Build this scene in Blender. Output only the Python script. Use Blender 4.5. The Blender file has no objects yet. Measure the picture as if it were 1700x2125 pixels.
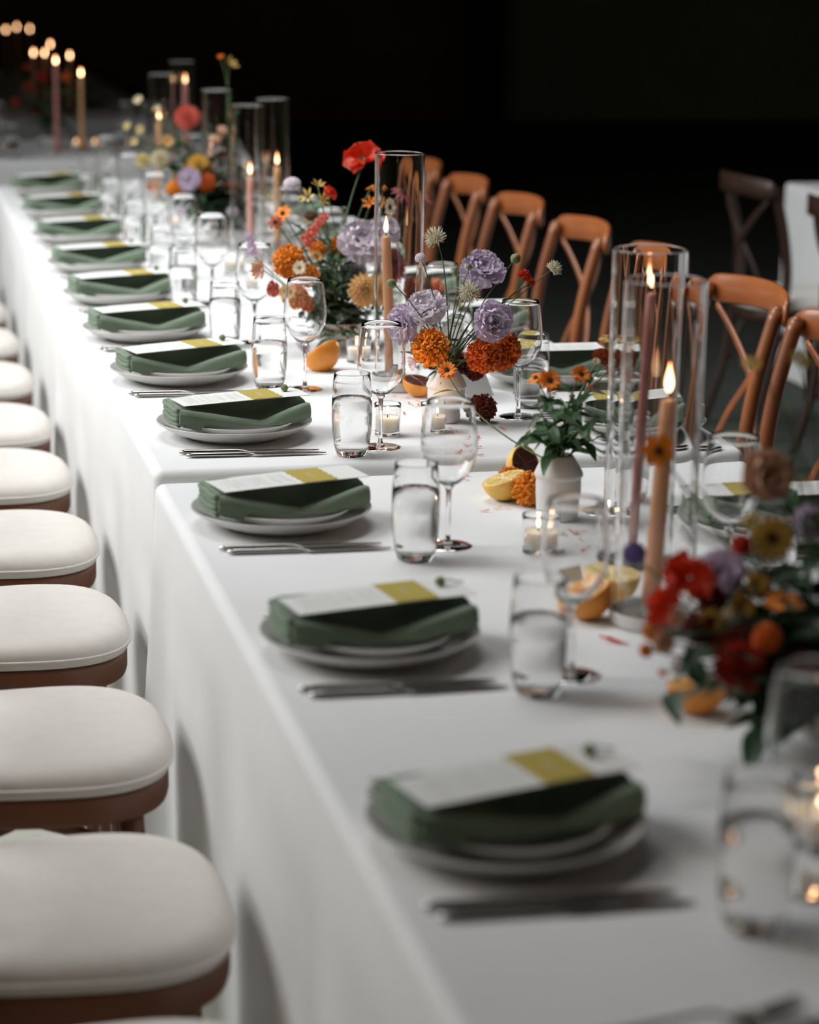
import bpy, math, random
from mathutils import Vector, Matrix, Quaternion, noise

PI = math.pi
S = bpy.context.scene
COL = S.collection
T = 0.75                      # height of the table tops
RISE = 0.014                  # the middle table stands a little higher than the near one
RNG = random.Random(7)

# ------------------------------------------------------------------ camera
f_px, yaw, pitch, roll = 4771.43, 0.2294, 0.2363, 0.0126
cd = bpy.data.cameras.new('camera'); cam = bpy.data.objects.new('camera', cd); COL.objects.link(cam)
fwd = Vector((math.sin(yaw)*math.cos(pitch), math.cos(yaw)*math.cos(pitch), -math.sin(pitch)))
rgt = Vector((math.cos(yaw), -math.sin(yaw), 0)); upv = rgt.cross(fwd)
r2 = math.cos(roll)*rgt + math.sin(roll)*upv; u2 = -math.sin(roll)*rgt + math.cos(roll)*upv
M = Matrix((r2, u2, -fwd)).transposed().to_4x4(); M.translation = Vector((-0.4187, 0, T+0.8246))
cam.matrix_world = M
cd.sensor_fit = 'VERTICAL'; cd.sensor_height = 36.0; cd.lens = f_px/2125*36.0
cd.clip_start = 0.05; cd.clip_end = 100
cd.dof.use_dof = True; cd.dof.focus_distance = 3.95; cd.dof.aperture_fstop = 3.0; cd.dof.aperture_blades = 0
S.camera = cam

# ------------------------------------------------------------------ world, daylight, exposure
W = bpy.data.worlds.new('world'); S.world = W; W.use_nodes = True
W.node_tree.nodes['Background'].inputs[0].default_value = (0.55, 0.62, 0.68, 1)
W.node_tree.nodes['Background'].inputs[1].default_value = 0.25
def area(name, loc, target, sx, sy, power, col, spread=180):
    d = bpy.data.lights.new(name, 'AREA'); d.shape = 'RECTANGLE'; d.size = sx; d.size_y = sy
    d.energy = power; d.color = col; d.spread = math.radians(spread)
    o = bpy.data.objects.new(name, d); COL.objects.link(o); o.location = loc
    o.rotation_euler = (Vector(target)-Vector(loc)).to_track_quat('-Z', 'Y').to_euler()
    return o
# daylight in the left wall's tall opening; the near lamp is added warm fill
area('window_daylight', (-3.75, 5.9, 3.9), (0.3, 5.7, 0.75), 4.4, 2.8, 134, (0.965, 0.99, 1.0), 100)
area('window_daylight_near', (-3.75, 1.6, 3.9), (0.3, 2.4, 0.75), 2.4, 2.8, 17, (1.0, 0.86, 0.72), 130)
# added unseen fill lamp over the long table, to brighten the tops
area('skylight_daylight', (0.2, 5.6, 5.9), (0.45, 5.7, 0.75), 1.6, 3.6, 60, (0.97, 0.985, 1.0), 84)
S.view_settings.view_transform = 'Standard'; S.view_settings.look = 'None'
S.view_settings.gamma = 1.0; S.view_settings.use_curve_mapping = False
S.view_settings.exposure = 0.0
cy = S.cycles
cy.max_bounces = 28; cy.transmission_bounces = 28; cy.glossy_bounces = 6; cy.diffuse_bounces = 3
cy.transparent_max_bounces = 16; cy.sample_clamp_indirect = 4.0; cy.blur_glossy = 0.4
cy.use_denoising = True; cy.use_adaptive_sampling = True; cy.adaptive_threshold = 0.02

# ------------------------------------------------------------------ mesh helpers
class MB:
    def __init__(s): s.v = []; s.f = []
    def add(s, vs, fs, mat=None):
        b = len(s.v)
        s.v += [tuple(mat @ Vector(p)) for p in vs] if mat is not None else [tuple(p) for p in vs]
        s.f += [tuple(i+b for i in q) for q in fs]
        return s
    def merge(s, o, mat=None): return s.add(o.v, o.f, mat)
    def mesh(s, name, mat, smooth=True):
        m = bpy.data.meshes.new(name); m.from_pydata(s.v, [], s.f); m.update()
        if mat: m.materials.append(mat)
        if smooth: m.polygons.foreach_set('use_smooth', [True]*len(m.polygons))
        return m

def grid(fn, nu, nv, closeu=False, closev=False):
    vs = [fn(i/nu, j/nv) for i in range(nu+(0 if closeu else 1)) for j in range(nv+(0 if closev else 1))]
    NU = nu if closeu else nu+1; NV = nv if closev else nv+1
    fs = []
    for i in range(nu):
        for j in range(nv):
            a = i*NV+j; b = ((i+1) % NU)*NV+j
            c = ((i+1) % NU)*NV+(j+1) % NV; d = i*NV+(j+1) % NV
            fs.append((a, b, c, d))
    return vs, fs

def lathe(mb, prof, seg=32, mat=None, wob=None, hold=0):
    pp = [prof[0]]
    for (r0, z0), (r1, z1) in zip(prof, prof[1:]):
        L = math.hypot(r1-r0, z1-z0)
        if L > hold > 0: e = .0012/L; pp += [(r0+(r1-r0)*e, z0+(z1-z0)*e), (r1-(r1-r0)*e, z1-(z1-z0)*e)]
        pp.append((r1, z1))
    prof = pp; n = len(prof); vs = []; fs = []; idx = []
    for (r, z) in prof:
        if r < 1e-6: idx.append([len(vs)]); vs.append((0, 0, z))
        else:
            row = []
            for k in range(seg):
                a = 2*PI*k/seg; rr = r*(wob(a, z) if wob else 1)
                row.append(len(vs)); vs.append((rr*math.cos(a), rr*math.sin(a), z))
            idx.append(row)
    for i in range(n-1):
        A, B = idx[i], idx[i+1]
        for k in range(seg):
            k2 = (k+1) % seg
            if len(A) == 1 and len(B) == 1: continue
            if len(A) == 1: fs.append((A[0], B[k2], B[k]))
            elif len(B) == 1: fs.append((A[k], A[k2], B[0]))
            else: fs.append((A[k], A[k2], B[k2], B[k]))
    return mb.add(vs, fs, mat)

def tube(mb, pts, rad, seg=8, flat=None, cap=True):
    pts = [Vector(p) for p in pts]; n = len(pts)
    rs = rad if isinstance(rad, (list, tuple)) else [rad]*n
    prev = None; vs = []
    for i, p in enumerate(pts):
        t = (pts[min(i+1, n-1)]-pts[max(i-1, 0)]).normalized()
        if prev is None:
            a = Vector((0, 0, 1)) if abs(t.z) < .9 else Vector((1, 0, 0))
            nrm = (a - t*a.dot(t)).normalized()
        else: nrm = (prev - t*prev.dot(t)).normalized()
        prev = nrm; bn = t.cross(nrm)
        for k in range(seg):
            an = 2*PI*k/seg
            if flat: vs.append(p + nrm*math.cos(an)*flat[0]*rs[i] + bn*math.sin(an)*flat[1]*rs[i])
            else: vs.append(p + (nrm*math.cos(an)+bn*math.sin(an))*rs[i])
    fs = [(i*seg+k, i*seg+(k+1) % seg, (i+1)*seg+(k+1) % seg, (i+1)*seg+k) for i in range(n-1) for k in range(seg)]
    if cap:
        fs.append(tuple(range(seg-1, -1, -1))); fs.append(tuple((n-1)*seg+k for k in range(seg)))
    return mb.add(vs, fs)

def strip(mb, pts, side, w, th):
    """bent flat strip: centre line pts, its width along the vectors side, thickness th"""
    n = len(pts); vs = []
    for i, p in enumerate(pts):
        p = Vector(p); t = (Vector(pts[min(i+1, n-1)])-Vector(pts[max(i-1, 0)])).normalized()
        s = Vector(side(i)) if callable(side) else Vector(side)
        s = (s - t*s.dot(t)).normalized(); m = t.cross(s); ww = w[i] if isinstance(w, list) else w
        c = min(th*.35, ww*.2)
        for (a, b) in ((-ww/2+c, -th/2), (ww/2-c, -th/2), (ww/2, -th/2+c), (ww/2, th/2-c), (ww/2-c, th/2), (-ww/2+c, th/2), (-ww/2, th/2-c), (-ww/2, -th/2+c)):
            vs.append(p+s*a+m*b)
    fs = [(i*8+k, i*8+(k+1) % 8, (i+1)*8+(k+1) % 8, (i+1)*8+k) for i in range(n-1) for k in range(8)]
    fs += [tuple(range(7, -1, -1)), tuple((n-1)*8+k for k in range(8))]
    return mb.add(vs, fs)

def box(mb, x0, x1, y0, y1, z0, z1, c=0.0):
    c = min(c, (x1-x0)/3, (y1-y0)/3, (z1-z0)/3)
    if c <= 0:
        vs = [(x, y, z) for z in (z0, z1) for (x, y) in ((x0, y0), (x1, y0), (x1, y1), (x0, y1))]
        return mb.add(vs, [(3, 2, 1, 0), (4, 5, 6, 7), (0, 1, 5, 4), (1, 2, 6, 5), (2, 3, 7, 6), (3, 0, 4, 7)])
    def ring(i, z): return [(x0+i+c, y0+i, z), (x1-i-c, y0+i, z), (x1-i, y0+i+c, z), (x1-i, y1-i-c, z), (x1-i-c, y1-i, z), (x0+i+c, y1-i, z), (x0+i, y1-i-c, z), (x0+i, y0+i+c, z)]
    vs = ring(c, z0)+ring(0, z0+c)+ring(0, z1-c)+ring(c, z1)
    fs = [(j*8+k, j*8+(k+1) % 8, (j+1)*8+(k+1) % 8, (j+1)*8+k) for j in range(3) for k in range(8)]
    fs += [tuple(range(7, -1, -1)), tuple(24+k for k in range(8))]
    return mb.add(vs, fs)

def catmull(pts, n, closed=False):
    P = [Vector(p) for p in pts]; out = []; m = len(P); segs = m if closed else m-1
    for s in range(segs):
        if closed: a, b, c, d = P[(s-1) % m], P[s], P[(s+1) % m], P[(s+2) % m]
        else: a, b, c, d = P[max(s-1, 0)], P[s], P[s+1], P[min(s+2, m-1)]
        for k in range(n):
            t = k/n
            out.append(.5*((2*b)+(c-a)*t+(2*a-5*b+4*c-d)*t*t+(3*b-a-3*c+d)*t**3))
    if not closed: out.append(P[-1].copy())
    return out

def sstep(t): t = max(0, min(1, t)); return t*t*(3-2*t)
def fn(x, y=0, z=0): return noise.noise(Vector((x, y, z)))

# ------------------------------------------------------------------ object helpers
def link(name, data, parent=None, loc=None, rot=None, scale=None):
    o = bpy.data.objects.new(name, data); COL.objects.link(o)
    if parent: o.parent = parent
    if loc is not None: o.location = loc
    if rot is not None:
        if isinstance(rot, Quaternion): o.rotation_mode = 'QUATERNION'; o.rotation_quaternion = rot
        else: o.rotation_euler = rot
    if scale is not None: o.scale = (scale,)*3 if isinstance(scale, (int, float)) else scale
    return o
def tag(o, label=None, cat=None, group=None, kind=None):
    if label: o['label'] = label
    if cat: o['category'] = cat
    if group: o['group'] = group
    if kind: o['kind'] = kind
    return o
def thing(name, label, cat, loc=(0, 0, 0), rz=0, group=None, rot=None):
    o = link(name, None, None, loc, rot if rot is not None else (0, 0, rz)); o.empty_display_size = .05
    return tag(o, label, cat, group)
KIDS = {}
def part(name, mesh, parent, loc=None, rot=None, scale=None, label=None, kind=None):
    o = link(name, mesh, parent, loc, rot, scale); KIDS.setdefault(parent.name, []).append(o)
    if label: o['label'] = label
    if kind: o['kind'] = kind
    return o
def copy_thing(src, label, loc, rz=0, rot=None):
    def cp(o, par):
        c = o.copy(); COL.objects.link(c); c.parent = par
        for k in list(KIDS.get(o.name, [])): KIDS.setdefault(c.name, []).append(cp(k, c))
        return c
    c = cp(src, None); c.location = loc; c.rotation_euler = rot if rot is not None else (0, 0, rz)
    c['label'] = label
    return c

# ------------------------------------------------------------------ materials
def mat(name, col, rough=.5, metal=0, spec=.5, trans=0, ior=1.5, sheen=0, coat=0, sss=0, emis=None, es=0,
        noise_amt=0, noise_scale=20, col2=None, bump=0, bump_scale=200, wave=None):
    m = bpy.data.materials.new(name); m.use_nodes = True; nt = m.node_tree; b = nt.nodes['Principled BSDF']
    b.inputs['Base Color'].default_value = (*col, 1); b.inputs['Roughness'].default_value = rough
    b.inputs['Metallic'].default_value = metal; b.inputs['Specular IOR Level'].default_value = spec
    b.inputs['Transmission Weight'].default_value = trans; b.inputs['IOR'].default_value = ior
    b.inputs['Sheen Weight'].default_value = sheen; b.inputs['Coat Weight'].default_value = coat
    if sss:
        b.inputs['Subsurface Weight'].default_value = sss; b.inputs['Subsurface Radius'].default_value = (.01, .006, .004)
        b.inputs['Subsurface Scale'].default_value = 1
    if emis: b.inputs['Emission Color'].default_value = (*emis, 1); b.inputs['Emission Strength'].default_value = es
    tc = nt.nodes.new('ShaderNodeTexCoord')
    if col2 is not None:
        n = nt.nodes.new('ShaderNodeTexNoise'); n.inputs['Scale'].default_value = noise_scale; n.inputs['Detail'].default_value = 3
        nt.links.new(tc.outputs['Object'], n.inputs['Vector'])
        if wave:
            mp = nt.nodes.new('ShaderNodeMapping'); mp.inputs['Scale'].default_value = wave
            nt.links.new(tc.outputs['Object'], mp.inputs['Vector']); nt.links.new(mp.outputs[0], n.inputs['Vector'])
        r = nt.nodes.new('ShaderNodeValToRGB'); r.color_ramp.elements[0].position = .35; r.color_ramp.elements[1].position = .65
        r.color_ramp.elements[0].color = (*col, 1); r.color_ramp.elements[1].color = (*col2, 1)
        nt.links.new(n.outputs['Fac'], r.inputs[0]); nt.links.new(r.outputs[0], b.inputs['Base Color'])
    if bump:
        n2 = nt.nodes.new('ShaderNodeTexNoise'); n2.inputs['Scale'].default_value = bump_scale; n2.inputs['Detail'].default_value = 3
        nt.links.new(tc.outputs['Object'], n2.inputs['Vector'])
        bp = nt.nodes.new('ShaderNodeBump'); bp.inputs['Strength'].default_value = min(1, bump*4); bp.inputs['Distance'].default_value = .002
        nt.links.new(n2.outputs['Fac'], bp.inputs['Height']); nt.links.new(bp.outputs[0], b.inputs['Normal'])
    return m
def petal_mat(name, c1, c2, rough=.55, tr=.25, scale=60):
    m = mat(name, c1, rough, sheen=.15, col2=c2, noise_scale=scale)
    nt = m.node_tree; b = nt.nodes['Principled BSDF']; out = nt.nodes['Material Output']
    t = nt.nodes.new('ShaderNodeBsdfTranslucent'); mx = nt.nodes.new('ShaderNodeMixShader'); mx.inputs[0].default_value = tr
    src = b.inputs['Base Color'].links[0].from_socket
    nt.links.new(src, t.inputs[0]); nt.links.new(b.outputs[0], mx.inputs[1]); nt.links.new(t.outputs[0], mx.inputs[2]); nt.links.new(mx.outputs[0], out.inputs[0])
    return m
def glass_mat(name, ior=1.48, tint=(1, 1, 1), rough=0):
    m = bpy.data.materials.new(name); m.use_nodes = True; nt = m.node_tree; nt.nodes.remove(nt.nodes['Principled BSDF'])
    g = nt.nodes.new('ShaderNodeBsdfGlass'); g.inputs['IOR'].default_value = ior; g.inputs['Color'].default_value = (*tint, 1); g.inputs['Roughness'].default_value = rough
    nt.links.new(g.outputs[0], nt.nodes['Material Output'].inputs[0]); return m

def cloth_mat():
    m = mat('white_cotton', (.80, .80, .795), .85, sheen=.1, col2=(.84, .84, .835), noise_scale=3)
    nt = m.node_tree; b = nt.nodes['Principled BSDF']; tc = [n for n in nt.nodes if n.type == 'TEX_COORD'][0]
    hs = []
    for sc, w, dist in ((4.5, (1, .35, 1), .006), (900, (1, 1, 1), .00025)):
        mp = nt.nodes.new('ShaderNodeMapping'); mp.inputs['Scale'].default_value = w
        n = nt.nodes.new('ShaderNodeTexNoise'); n.inputs['Scale'].default_value = sc; n.inputs['Detail'].default_value = 2
        nt.links.new(tc.outputs['Object'], mp.inputs[0]); nt.links.new(mp.outputs[0], n.inputs['Vector'])
        bp = nt.nodes.new('ShaderNodeBump'); bp.inputs['Strength'].default_value = .6; bp.inputs['Distance'].default_value = dist
        nt.links.new(n.outputs['Fac'], bp.inputs['Height'])
        if hs: nt.links.new(hs[-1].outputs[0], bp.inputs['Normal'])
        hs.append(bp)
    nt.links.new(hs[-1].outputs[0], b.inputs['Normal'])
    return m
MAT = dict(
    cloth=cloth_mat(),
    plate=mat('cream_stoneware', (.62, .61, .585), .22, spec=.5, col2=(.66, .65, .625), noise_scale=9),
    napkin=mat('sage_green_cotton', (.175, .24, .165), .9, sheen=.25, col2=(.195, .265, .185), noise_scale=30, bump=.08, bump_scale=900),
    card=mat('white_card_stock', (.83, .83, .80), .7),
    tagc=mat('chartreuse_card', (.48, .37, .075), .75),
    ink=mat('grey_ink', (.62, .62, .60), .8),
    white_ink=mat('pale_ink', (.80, .78, .58), .8),
    steel=mat('polished_steel', (.40, .38, .355), .13, metal=1),
    glass=glass_mat('clear_glass'), water=glass_mat('water', 1.33),
    wood=mat('chestnut_bentwood', (.34, .110, .032), .36, coat=.25, col2=(.21, .068, .025), noise_scale=18, wave=(1, 1, .15)),
    wood_rail=mat('chestnut_veneer', (.40, .125, .035), .33, coat=.3, col2=(.30, .088, .026), noise_scale=14, wave=(1, .2, 1)),
    wood_dark=mat('dark_walnut_bentwood', (.038, .014, .006), .5, coat=.05, col2=(.028, .010, .005), noise_scale=18, wave=(1, 1, .15)),  # the chairs' wood darkened, dim light put into the colour
    seat_wood=mat('walnut_seat_frame', (.17, .060, .024), .45, coat=.1, col2=(.13, .05, .022), noise_scale=12),
    cushion=mat('cream_linen', (.70, .66, .61), .9, sheen=.2, col2=(.73, .69, .64), noise_scale=40, bump=.1, bump_scale=700),
    floor=mat('dark_concrete', (.032, .036, .029), .9, col2=(.042, .046, .038), noise_scale=2.5, bump=.1, bump_scale=40),  # floor in shade, the shade put into the colour
    paving=mat('pale_concrete', (.34, .34, .30), .85, col2=(.42, .42, .37), noise_scale=9, bump=.15, bump_scale=60),  # same floor near the window, its brightness put into the colour
    wall=mat('dark_olive_boards', (.24, .25, .16), .9, col2=(.28, .29, .19), noise_scale=1.5),
    wall2=mat('dark_brown_boards', (.15, .105, .065), .9, col2=(.18, .125, .08), noise_scale=1.5),
    black=mat('blackened_timber', (.008, .008, .007), .8),
    ceramic=mat('white_ceramic', (.66, .645, .625), .42, col2=(.70, .685, .665), noise_scale=25),
    wax_peach=mat('peach_wax', (.88, .46, .25), .42, sss=.5), wax_mauve=mat('mauve_wax', (.58, .25, .22), .42, sss=.5),
    wax_blush=mat('blush_wax', (.84, .45, .36), .42, sss=.5), wax_honey=mat('honey_wax', (.84, .50, .24), .42, sss=.5),
    wax_white=mat('white_wax', (.90, .86, .80), .4, sss=1.0, emis=(1, .62, .35), es=0.0),
    wick=mat('black_wick', (.02, .018, .015), .9),
    green=petal_mat('leaf_green', (.022, .075, .018), (.04, .115, .028), .45, .2, 40),
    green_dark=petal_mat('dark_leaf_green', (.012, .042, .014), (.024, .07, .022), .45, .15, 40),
    green_pale=petal_mat('pale_leaf_green', (.09, .17, .06), (.13, .23, .09), .5, .25, 40),
    stem=mat('green_stem', (.06, .11, .03), .5), stem_brown=mat('brown_green_stem', (.10, .075, .035), .5),
    marigold=petal_mat('marigold_orange', (.90, .27, .006), (1.0, .42, .015), .6, .2, 50),
    marigold_red=petal_mat('marigold_red_orange', (.80, .13, .005), (.92, .23, .008), .6, .2, 50),
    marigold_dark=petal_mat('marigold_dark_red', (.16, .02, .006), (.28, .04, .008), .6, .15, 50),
    orange=petal_mat('zinnia_orange', (.86, .20, .008), (.95, .30, .012), .6, .2, 60),
    rust=petal_mat('zinnia_rust', (.34, .05, .008), (.48, .09, .012), .6, .2, 60),
    lav=petal_mat('lavender_petal', (.72, .60, .76), (.82, .71, .84), .6, .3, 60),
    lilac=petal_mat('pale_lilac_petal', (.86, .77, .84), (.92, .85, .90), .6, .3, 60),
    purple=petal_mat('purple_petal', (.20, .14, .42), (.28, .20, .50), .6, .2, 60),
    poppy=petal_mat('poppy_red', (.66, .025, .006), (.80, .07, .010), .45, .35, 40),
    red=petal_mat('dahlia_red', (.45, .025, .012), (.60, .05, .02), .55, .2, 60),
    maroon=petal_mat('maroon_petal', (.22, .03, .035), (.32, .06, .05), .6, .2, 60),
    coral=petal_mat('coral_petal', (.72, .15, .11), (.82, .25, .17), .6, .25, 60),
    peach=petal_mat('peach_petal', (.86, .58, .26), (.92, .68, .36), .6, .25, 60),
    blush=petal_mat('blush_petal', (.72, .42, .27), (.80, .52, .36), .6, .25, 60),
    yellow=petal_mat('yellow_petal', (.80, .52, .10), (.88, .62, .18), .6, .25, 60),
    butter=petal_mat('pale_yellow_petal', (.78, .68, .36), (.84, .75, .46), .6, .25, 60),
    cream=petal_mat('cream_petal', (.80, .72, .50), (.86, .79, .60), .6, .25, 60),
    ochre=petal_mat('ochre_petal', (.50, .30, .05), (.62, .40, .08), .6, .2, 60),
    brown=mat('seed_brown', (.07, .03, .012), .8, col2=(.14, .06, .02), noise_scale=300),
    pod=mat('seed_pod_beige', (.66, .61, .44), .8), podg=mat('green_bud', (.14, .17, .06), .7, col2=(.26, .27, .13), noise_scale=200),
    peel=mat('orange_peel', (.80, .27, .03), .4, col2=(.84, .34, .05), noise_scale=30, bump=.1, bump_scale=350, sss=.2),
    peel_y=mat('yellow_peel', (.82, .47, .08), .4, col2=(.86, .54, .14), noise_scale=30, bump=.1, bump_scale=350, sss=.2),
    pith=mat('citrus_pith', (.80, .66, .42), .6), pulp=mat('orange_pulp', (.78, .32, .05), .25, col2=(.85, .42, .09), noise_scale=120, sss=.3),
    pulp_y=mat('yellow_pulp', (.80, .56, .16), .25, col2=(.86, .66, .28), noise_scale=120, sss=.3),
    pith_dark=mat('brown_pith', (.16, .05, .025), .7), pulp_dark=mat('grapefruit_pulp', (.07, .014, .010), .4, col2=(.13, .03, .016), noise_scale=120, sss=.2),
)
def flame_mat():
    m = bpy.data.materials.new('candle_flame'); m.use_nodes = True; nt = m.node_tree; nt.nodes.remove(nt.nodes['Principled BSDF'])
    tc = nt.nodes.new('ShaderNodeTexCoord'); sp = nt.nodes.new('ShaderNodeSeparateXYZ'); r = nt.nodes.new('ShaderNodeValToRGB')
    e = nt.nodes.new('ShaderNodeEmission'); e.inputs[1].default_value = 17.0
    el = r.color_ramp.elements; el[0].position = 0; el[0].color = (.25, .10, .06, 1); el[1].position = 1; el[1].color = (.75, .18, .03, 1)
    a = el.new(.22); a.color = (1, .64, .36, 1); a = el.new(.6); a.color = (1, .52, .24, 1)
    nt.links.new(tc.outputs['Generated'], sp.inputs[0]); nt.links.new(sp.outputs['Z'], r.inputs[0]); nt.links.new(r.outputs[0], e.inputs[0])
    nt.links.new(e.outputs[0], nt.nodes['Material Output'].inputs[0]); return m
MAT['flame'] = flame_mat()
MAT['wax_white'].node_tree.nodes['Principled BSDF'].inputs['Subsurface Radius'].default_value = (.03, .018, .011)
# ------------------------------------------------------------------ the room
def struct(name, mb, m, smooth=False):
    o = link(name, mb.mesh(name, m, smooth)); o['kind'] = 'structure'; return o
X0, X1, Y0, Y1, ZC = -4.0, 10.0, -3.0, 18.0, 6.0
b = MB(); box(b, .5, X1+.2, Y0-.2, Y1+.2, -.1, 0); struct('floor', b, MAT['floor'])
b = MB(); box(b, X0-.2, .5, Y0-.2, Y1+.2, -.1, 0); struct('floor_left', b, MAT['paving'])  # left half in the paler colour that stands for window light
b = MB(); box(b, X0-.2, X1+.2, Y0-.2, Y1+.2, ZC, ZC+.1); struct('ceiling', b, MAT['black'])
b = MB(); box(b, X0, 4.3, Y1, Y1+.2, 0, ZC); struct('wall_back', b, MAT['wall2'])
b = MB(); box(b, 4.3, X1, Y1-.12, Y1+.2, 0, ZC); struct('wall_back_right', b, MAT['wall'])
b = MB(); box(b, X1, X1+.2, Y0, Y1, 0, ZC); struct('wall_right', b, MAT['wall'])
b = MB(); box(b, X0, X1, Y0-.2, Y0, 0, ZC); struct('wall_front', b, MAT['wall'])
w = link('window_3', None, None, (.2, 6.4, ZC)); w['kind'] = 'structure'  # unseen frame made up around the added overhead fill lamp
b = MB()
for x0, x1, y0, y1 in ((-.95, .95, -1.95, -1.85), (-.95, .95, 1.85, 1.95), (-.95, -.85, -1.85, 1.85), (.85, .95, -1.85, 1.85)): box(b, x0, x1, y0, y1, -.12, -.001)
part('window_frame', b.mesh('window_frame', MAT['black'], False), w)
ZW0, ZW1 = 2.3, 5.5
b = MB(); box(b, X0-.2, X0, Y0, Y1, 0, ZW0); box(b, X0-.2, X0, Y0, Y1, ZW1, ZC)
for y0, y1 in ((Y0, .2), (3.0, 3.5), (8.3, Y1)): box(b, X0-.2, X0, y0, y1, ZW0, ZW1)
struct('wall_left', b, MAT['wall'])
for i, (yc, hw) in enumerate(((5.9, 2.4), (1.6, 1.4))):  # the second opening is unseen, made up for the added warm fill
    w = link('window_%d' % (i+1), None, None, (X0-.1, yc, ZW0)); w['kind'] = 'structure'
    b = MB(); H_ = ZW1-ZW0; box(b, -.06, .06, -hw, hw, 0, .07); box(b, -.06, .06, -hw, hw, H_-.07, H_)
    for k in range(4): yy = -hw+(2*hw-.07)*k/3; box(b, -.05, .05, yy, yy+.07, .07, H_-.07)
    part('window_frame', b.mesh('window_frame', MAT['black'], False), w)
    b = MB(); box(b, -.06, .20, -hw, hw, -.04, 0.0); part('window_sill', b.mesh('window_sill', MAT['black'], False), w)
b = MB(); box(b, X0, 4.28, Y1-.16, Y1-.002, 0, .32); box(b, 4.32, X1, Y1-.30, Y1-.122, 0, .32); struct('baseboard_back', b, MAT['black'])
b = MB(); box(b, 4.18, 4.42, Y1-.34, Y1-.13, 0, ZC); struct('trim_1', b, MAT['black'])

# ------------------------------------------------------------------ tables and cloths
def folding_table(label, x0, x1, y0, y1, z):
    t = thing('banquet_table', label, 'table', ((x0+x1)/2, (y0+y1)/2, 0))
    hx, hy = (x1-x0)/2-.03, (y1-y0)/2-.03
    b = MB(); box(b, -hx, hx, -hy, hy, z-.04, z-.004, .005); part('tabletop', b.mesh('tabletop', MAT['seat_wood']), t)
    b = MB(); tube(b, [(0, 0, 0), (0, 0, z-.042)], .016, 10); lm = b.mesh('table_leg', MAT['steel'])
    for sx in (-1, 1):
        for sy in (-1, 1): part('leg', lm, t, (sx*(hx-.12), sy*(hy-.2), 0))
    return t
def tablecloth(label, x0, x1, y0, y1, z, flaps=(), seed=0, endfolds=.02, group=None):
    R = .016; rings = []; n_in = 0
    pts = []
    st = .03
    def arc(cx, cy_, a0):
        for k in range(5): a = a0+PI/2*k/4; pts.append((cx, cy_, math.cos(a), math.sin(a)))
    nx = max(2, int((x1-x0)/st)); ny = max(2, int((y1-y0)/st))
    arc(x0+R, y0+R, PI)
    pts += [(x0+R+(x1-x0-2*R)*k/nx, y0+R, 0, -1) for k in range(1, nx)]
    arc(x1-R, y0+R, 1.5*PI)
    pts += [(x1-R, y0+R+(y1-y0-2*R)*k/ny, 1, 0) for k in range(1, ny)]
    arc(x1-R, y1-R, 0)
    pts += [(x1-R-(x1-x0-2*R)*k/nx, y1-R, 0, 1) for k in range(1, nx)]
    arc(x0+R, y1-R, PI/2)
    pts += [(x0+R, y1-R-(y1-y0-2*R)*k/ny, -1, 0) for k in range(1, ny)]
    P = len(pts); vs = []; fs = []
    levels = [(0, z, 0)] + [(R*math.sin(a), z-R*(1-math.cos(a)), 0) for a in (PI/8, PI/4, 3*PI/8, PI/2)]
    for k in range(1, 15): levels.append((R, z-R-(z-R-.006)*k/14, k/14))
    for (o, zz, t) in levels:
        for (px, py, ax, ay) in pts:
            d = o
            if t > 0:
                s = px*1.0+py*1.0
                d += t**.8*(.005*fn(s*3.1, seed, t*.8)+.003*math.sin(s*23+seed)*t)+.002*t
                if abs(ay) > .9: d += t*endfolds*(math.sin(s*17+seed)*.5+.5)
                for (fy, w_, amp) in flaps:
                    if ax < -.5: d += amp*t**1.15*sstep((py-(fy-w_))/w_)*(1 if py <= fy+.001 else 0)
            vs.append((px+ax*d, py+ay*d, zz))
    L = len(levels)
    for j in range(L-1):
        for k in range(P): fs.append((j*P+k, (j+1)*P+k, (j+1)*P+(k+1) % P, j*P+(k+1) % P))
    fs.append(tuple(range(P)))
    b = MB(); b.add(vs, fs); o = link('tablecloth', b.mesh('tablecloth', MAT['cloth'])); tag(o, label, 'tablecloth', group)
    me = o.data; me.polygons[len(me.polygons)-1].use_smooth = False
    return o
folding_table('banquet table hidden under the nearest white cloth', .01, 1.008, .62, 3.58, T)
folding_table('banquet table hidden under the middle white cloth', .01, 1.008, 3.66, 5.58, T+RISE)
folding_table('banquet table hidden under the farther white cloth of the long row', .01, 1.008, 5.66, 8.5, T)
folding_table('cross table under the grey-lit cloth at the far end', -2.8, 1.1, 9.6, 10.6, T)
tablecloth('white floor-length tablecloth on the nearest table, its corner folded beside the seam', 0, 1.018, .6, 3.606, T, ((3.606, .12, .05),), 1, .002)
tablecloth('white floor-length tablecloth on the middle table, its rounded end rising behind the seam', 0.002, 1.020, 3.618, 5.60, T+RISE, ((5.60, .12, .035),), 2, .004)
tablecloth('white floor-length tablecloth on the farther end of the long table', 0.004, 1.016, 5.618, 8.55, T, (), 3, .004)
tablecloth('grey-white tablecloth on the cross table at the back left', -2.85, 1.15, 9.55, 10.65, T, (), 4, .02)

folding_table('long table in the dark far behind the cross table', .12, 1.08, 12.0, 17.3, T)
tablecloth('dim cloth of the long table far behind the cross table', .1, 1.1, 11.98, 17.35, T, (), 6, .01)

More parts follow.
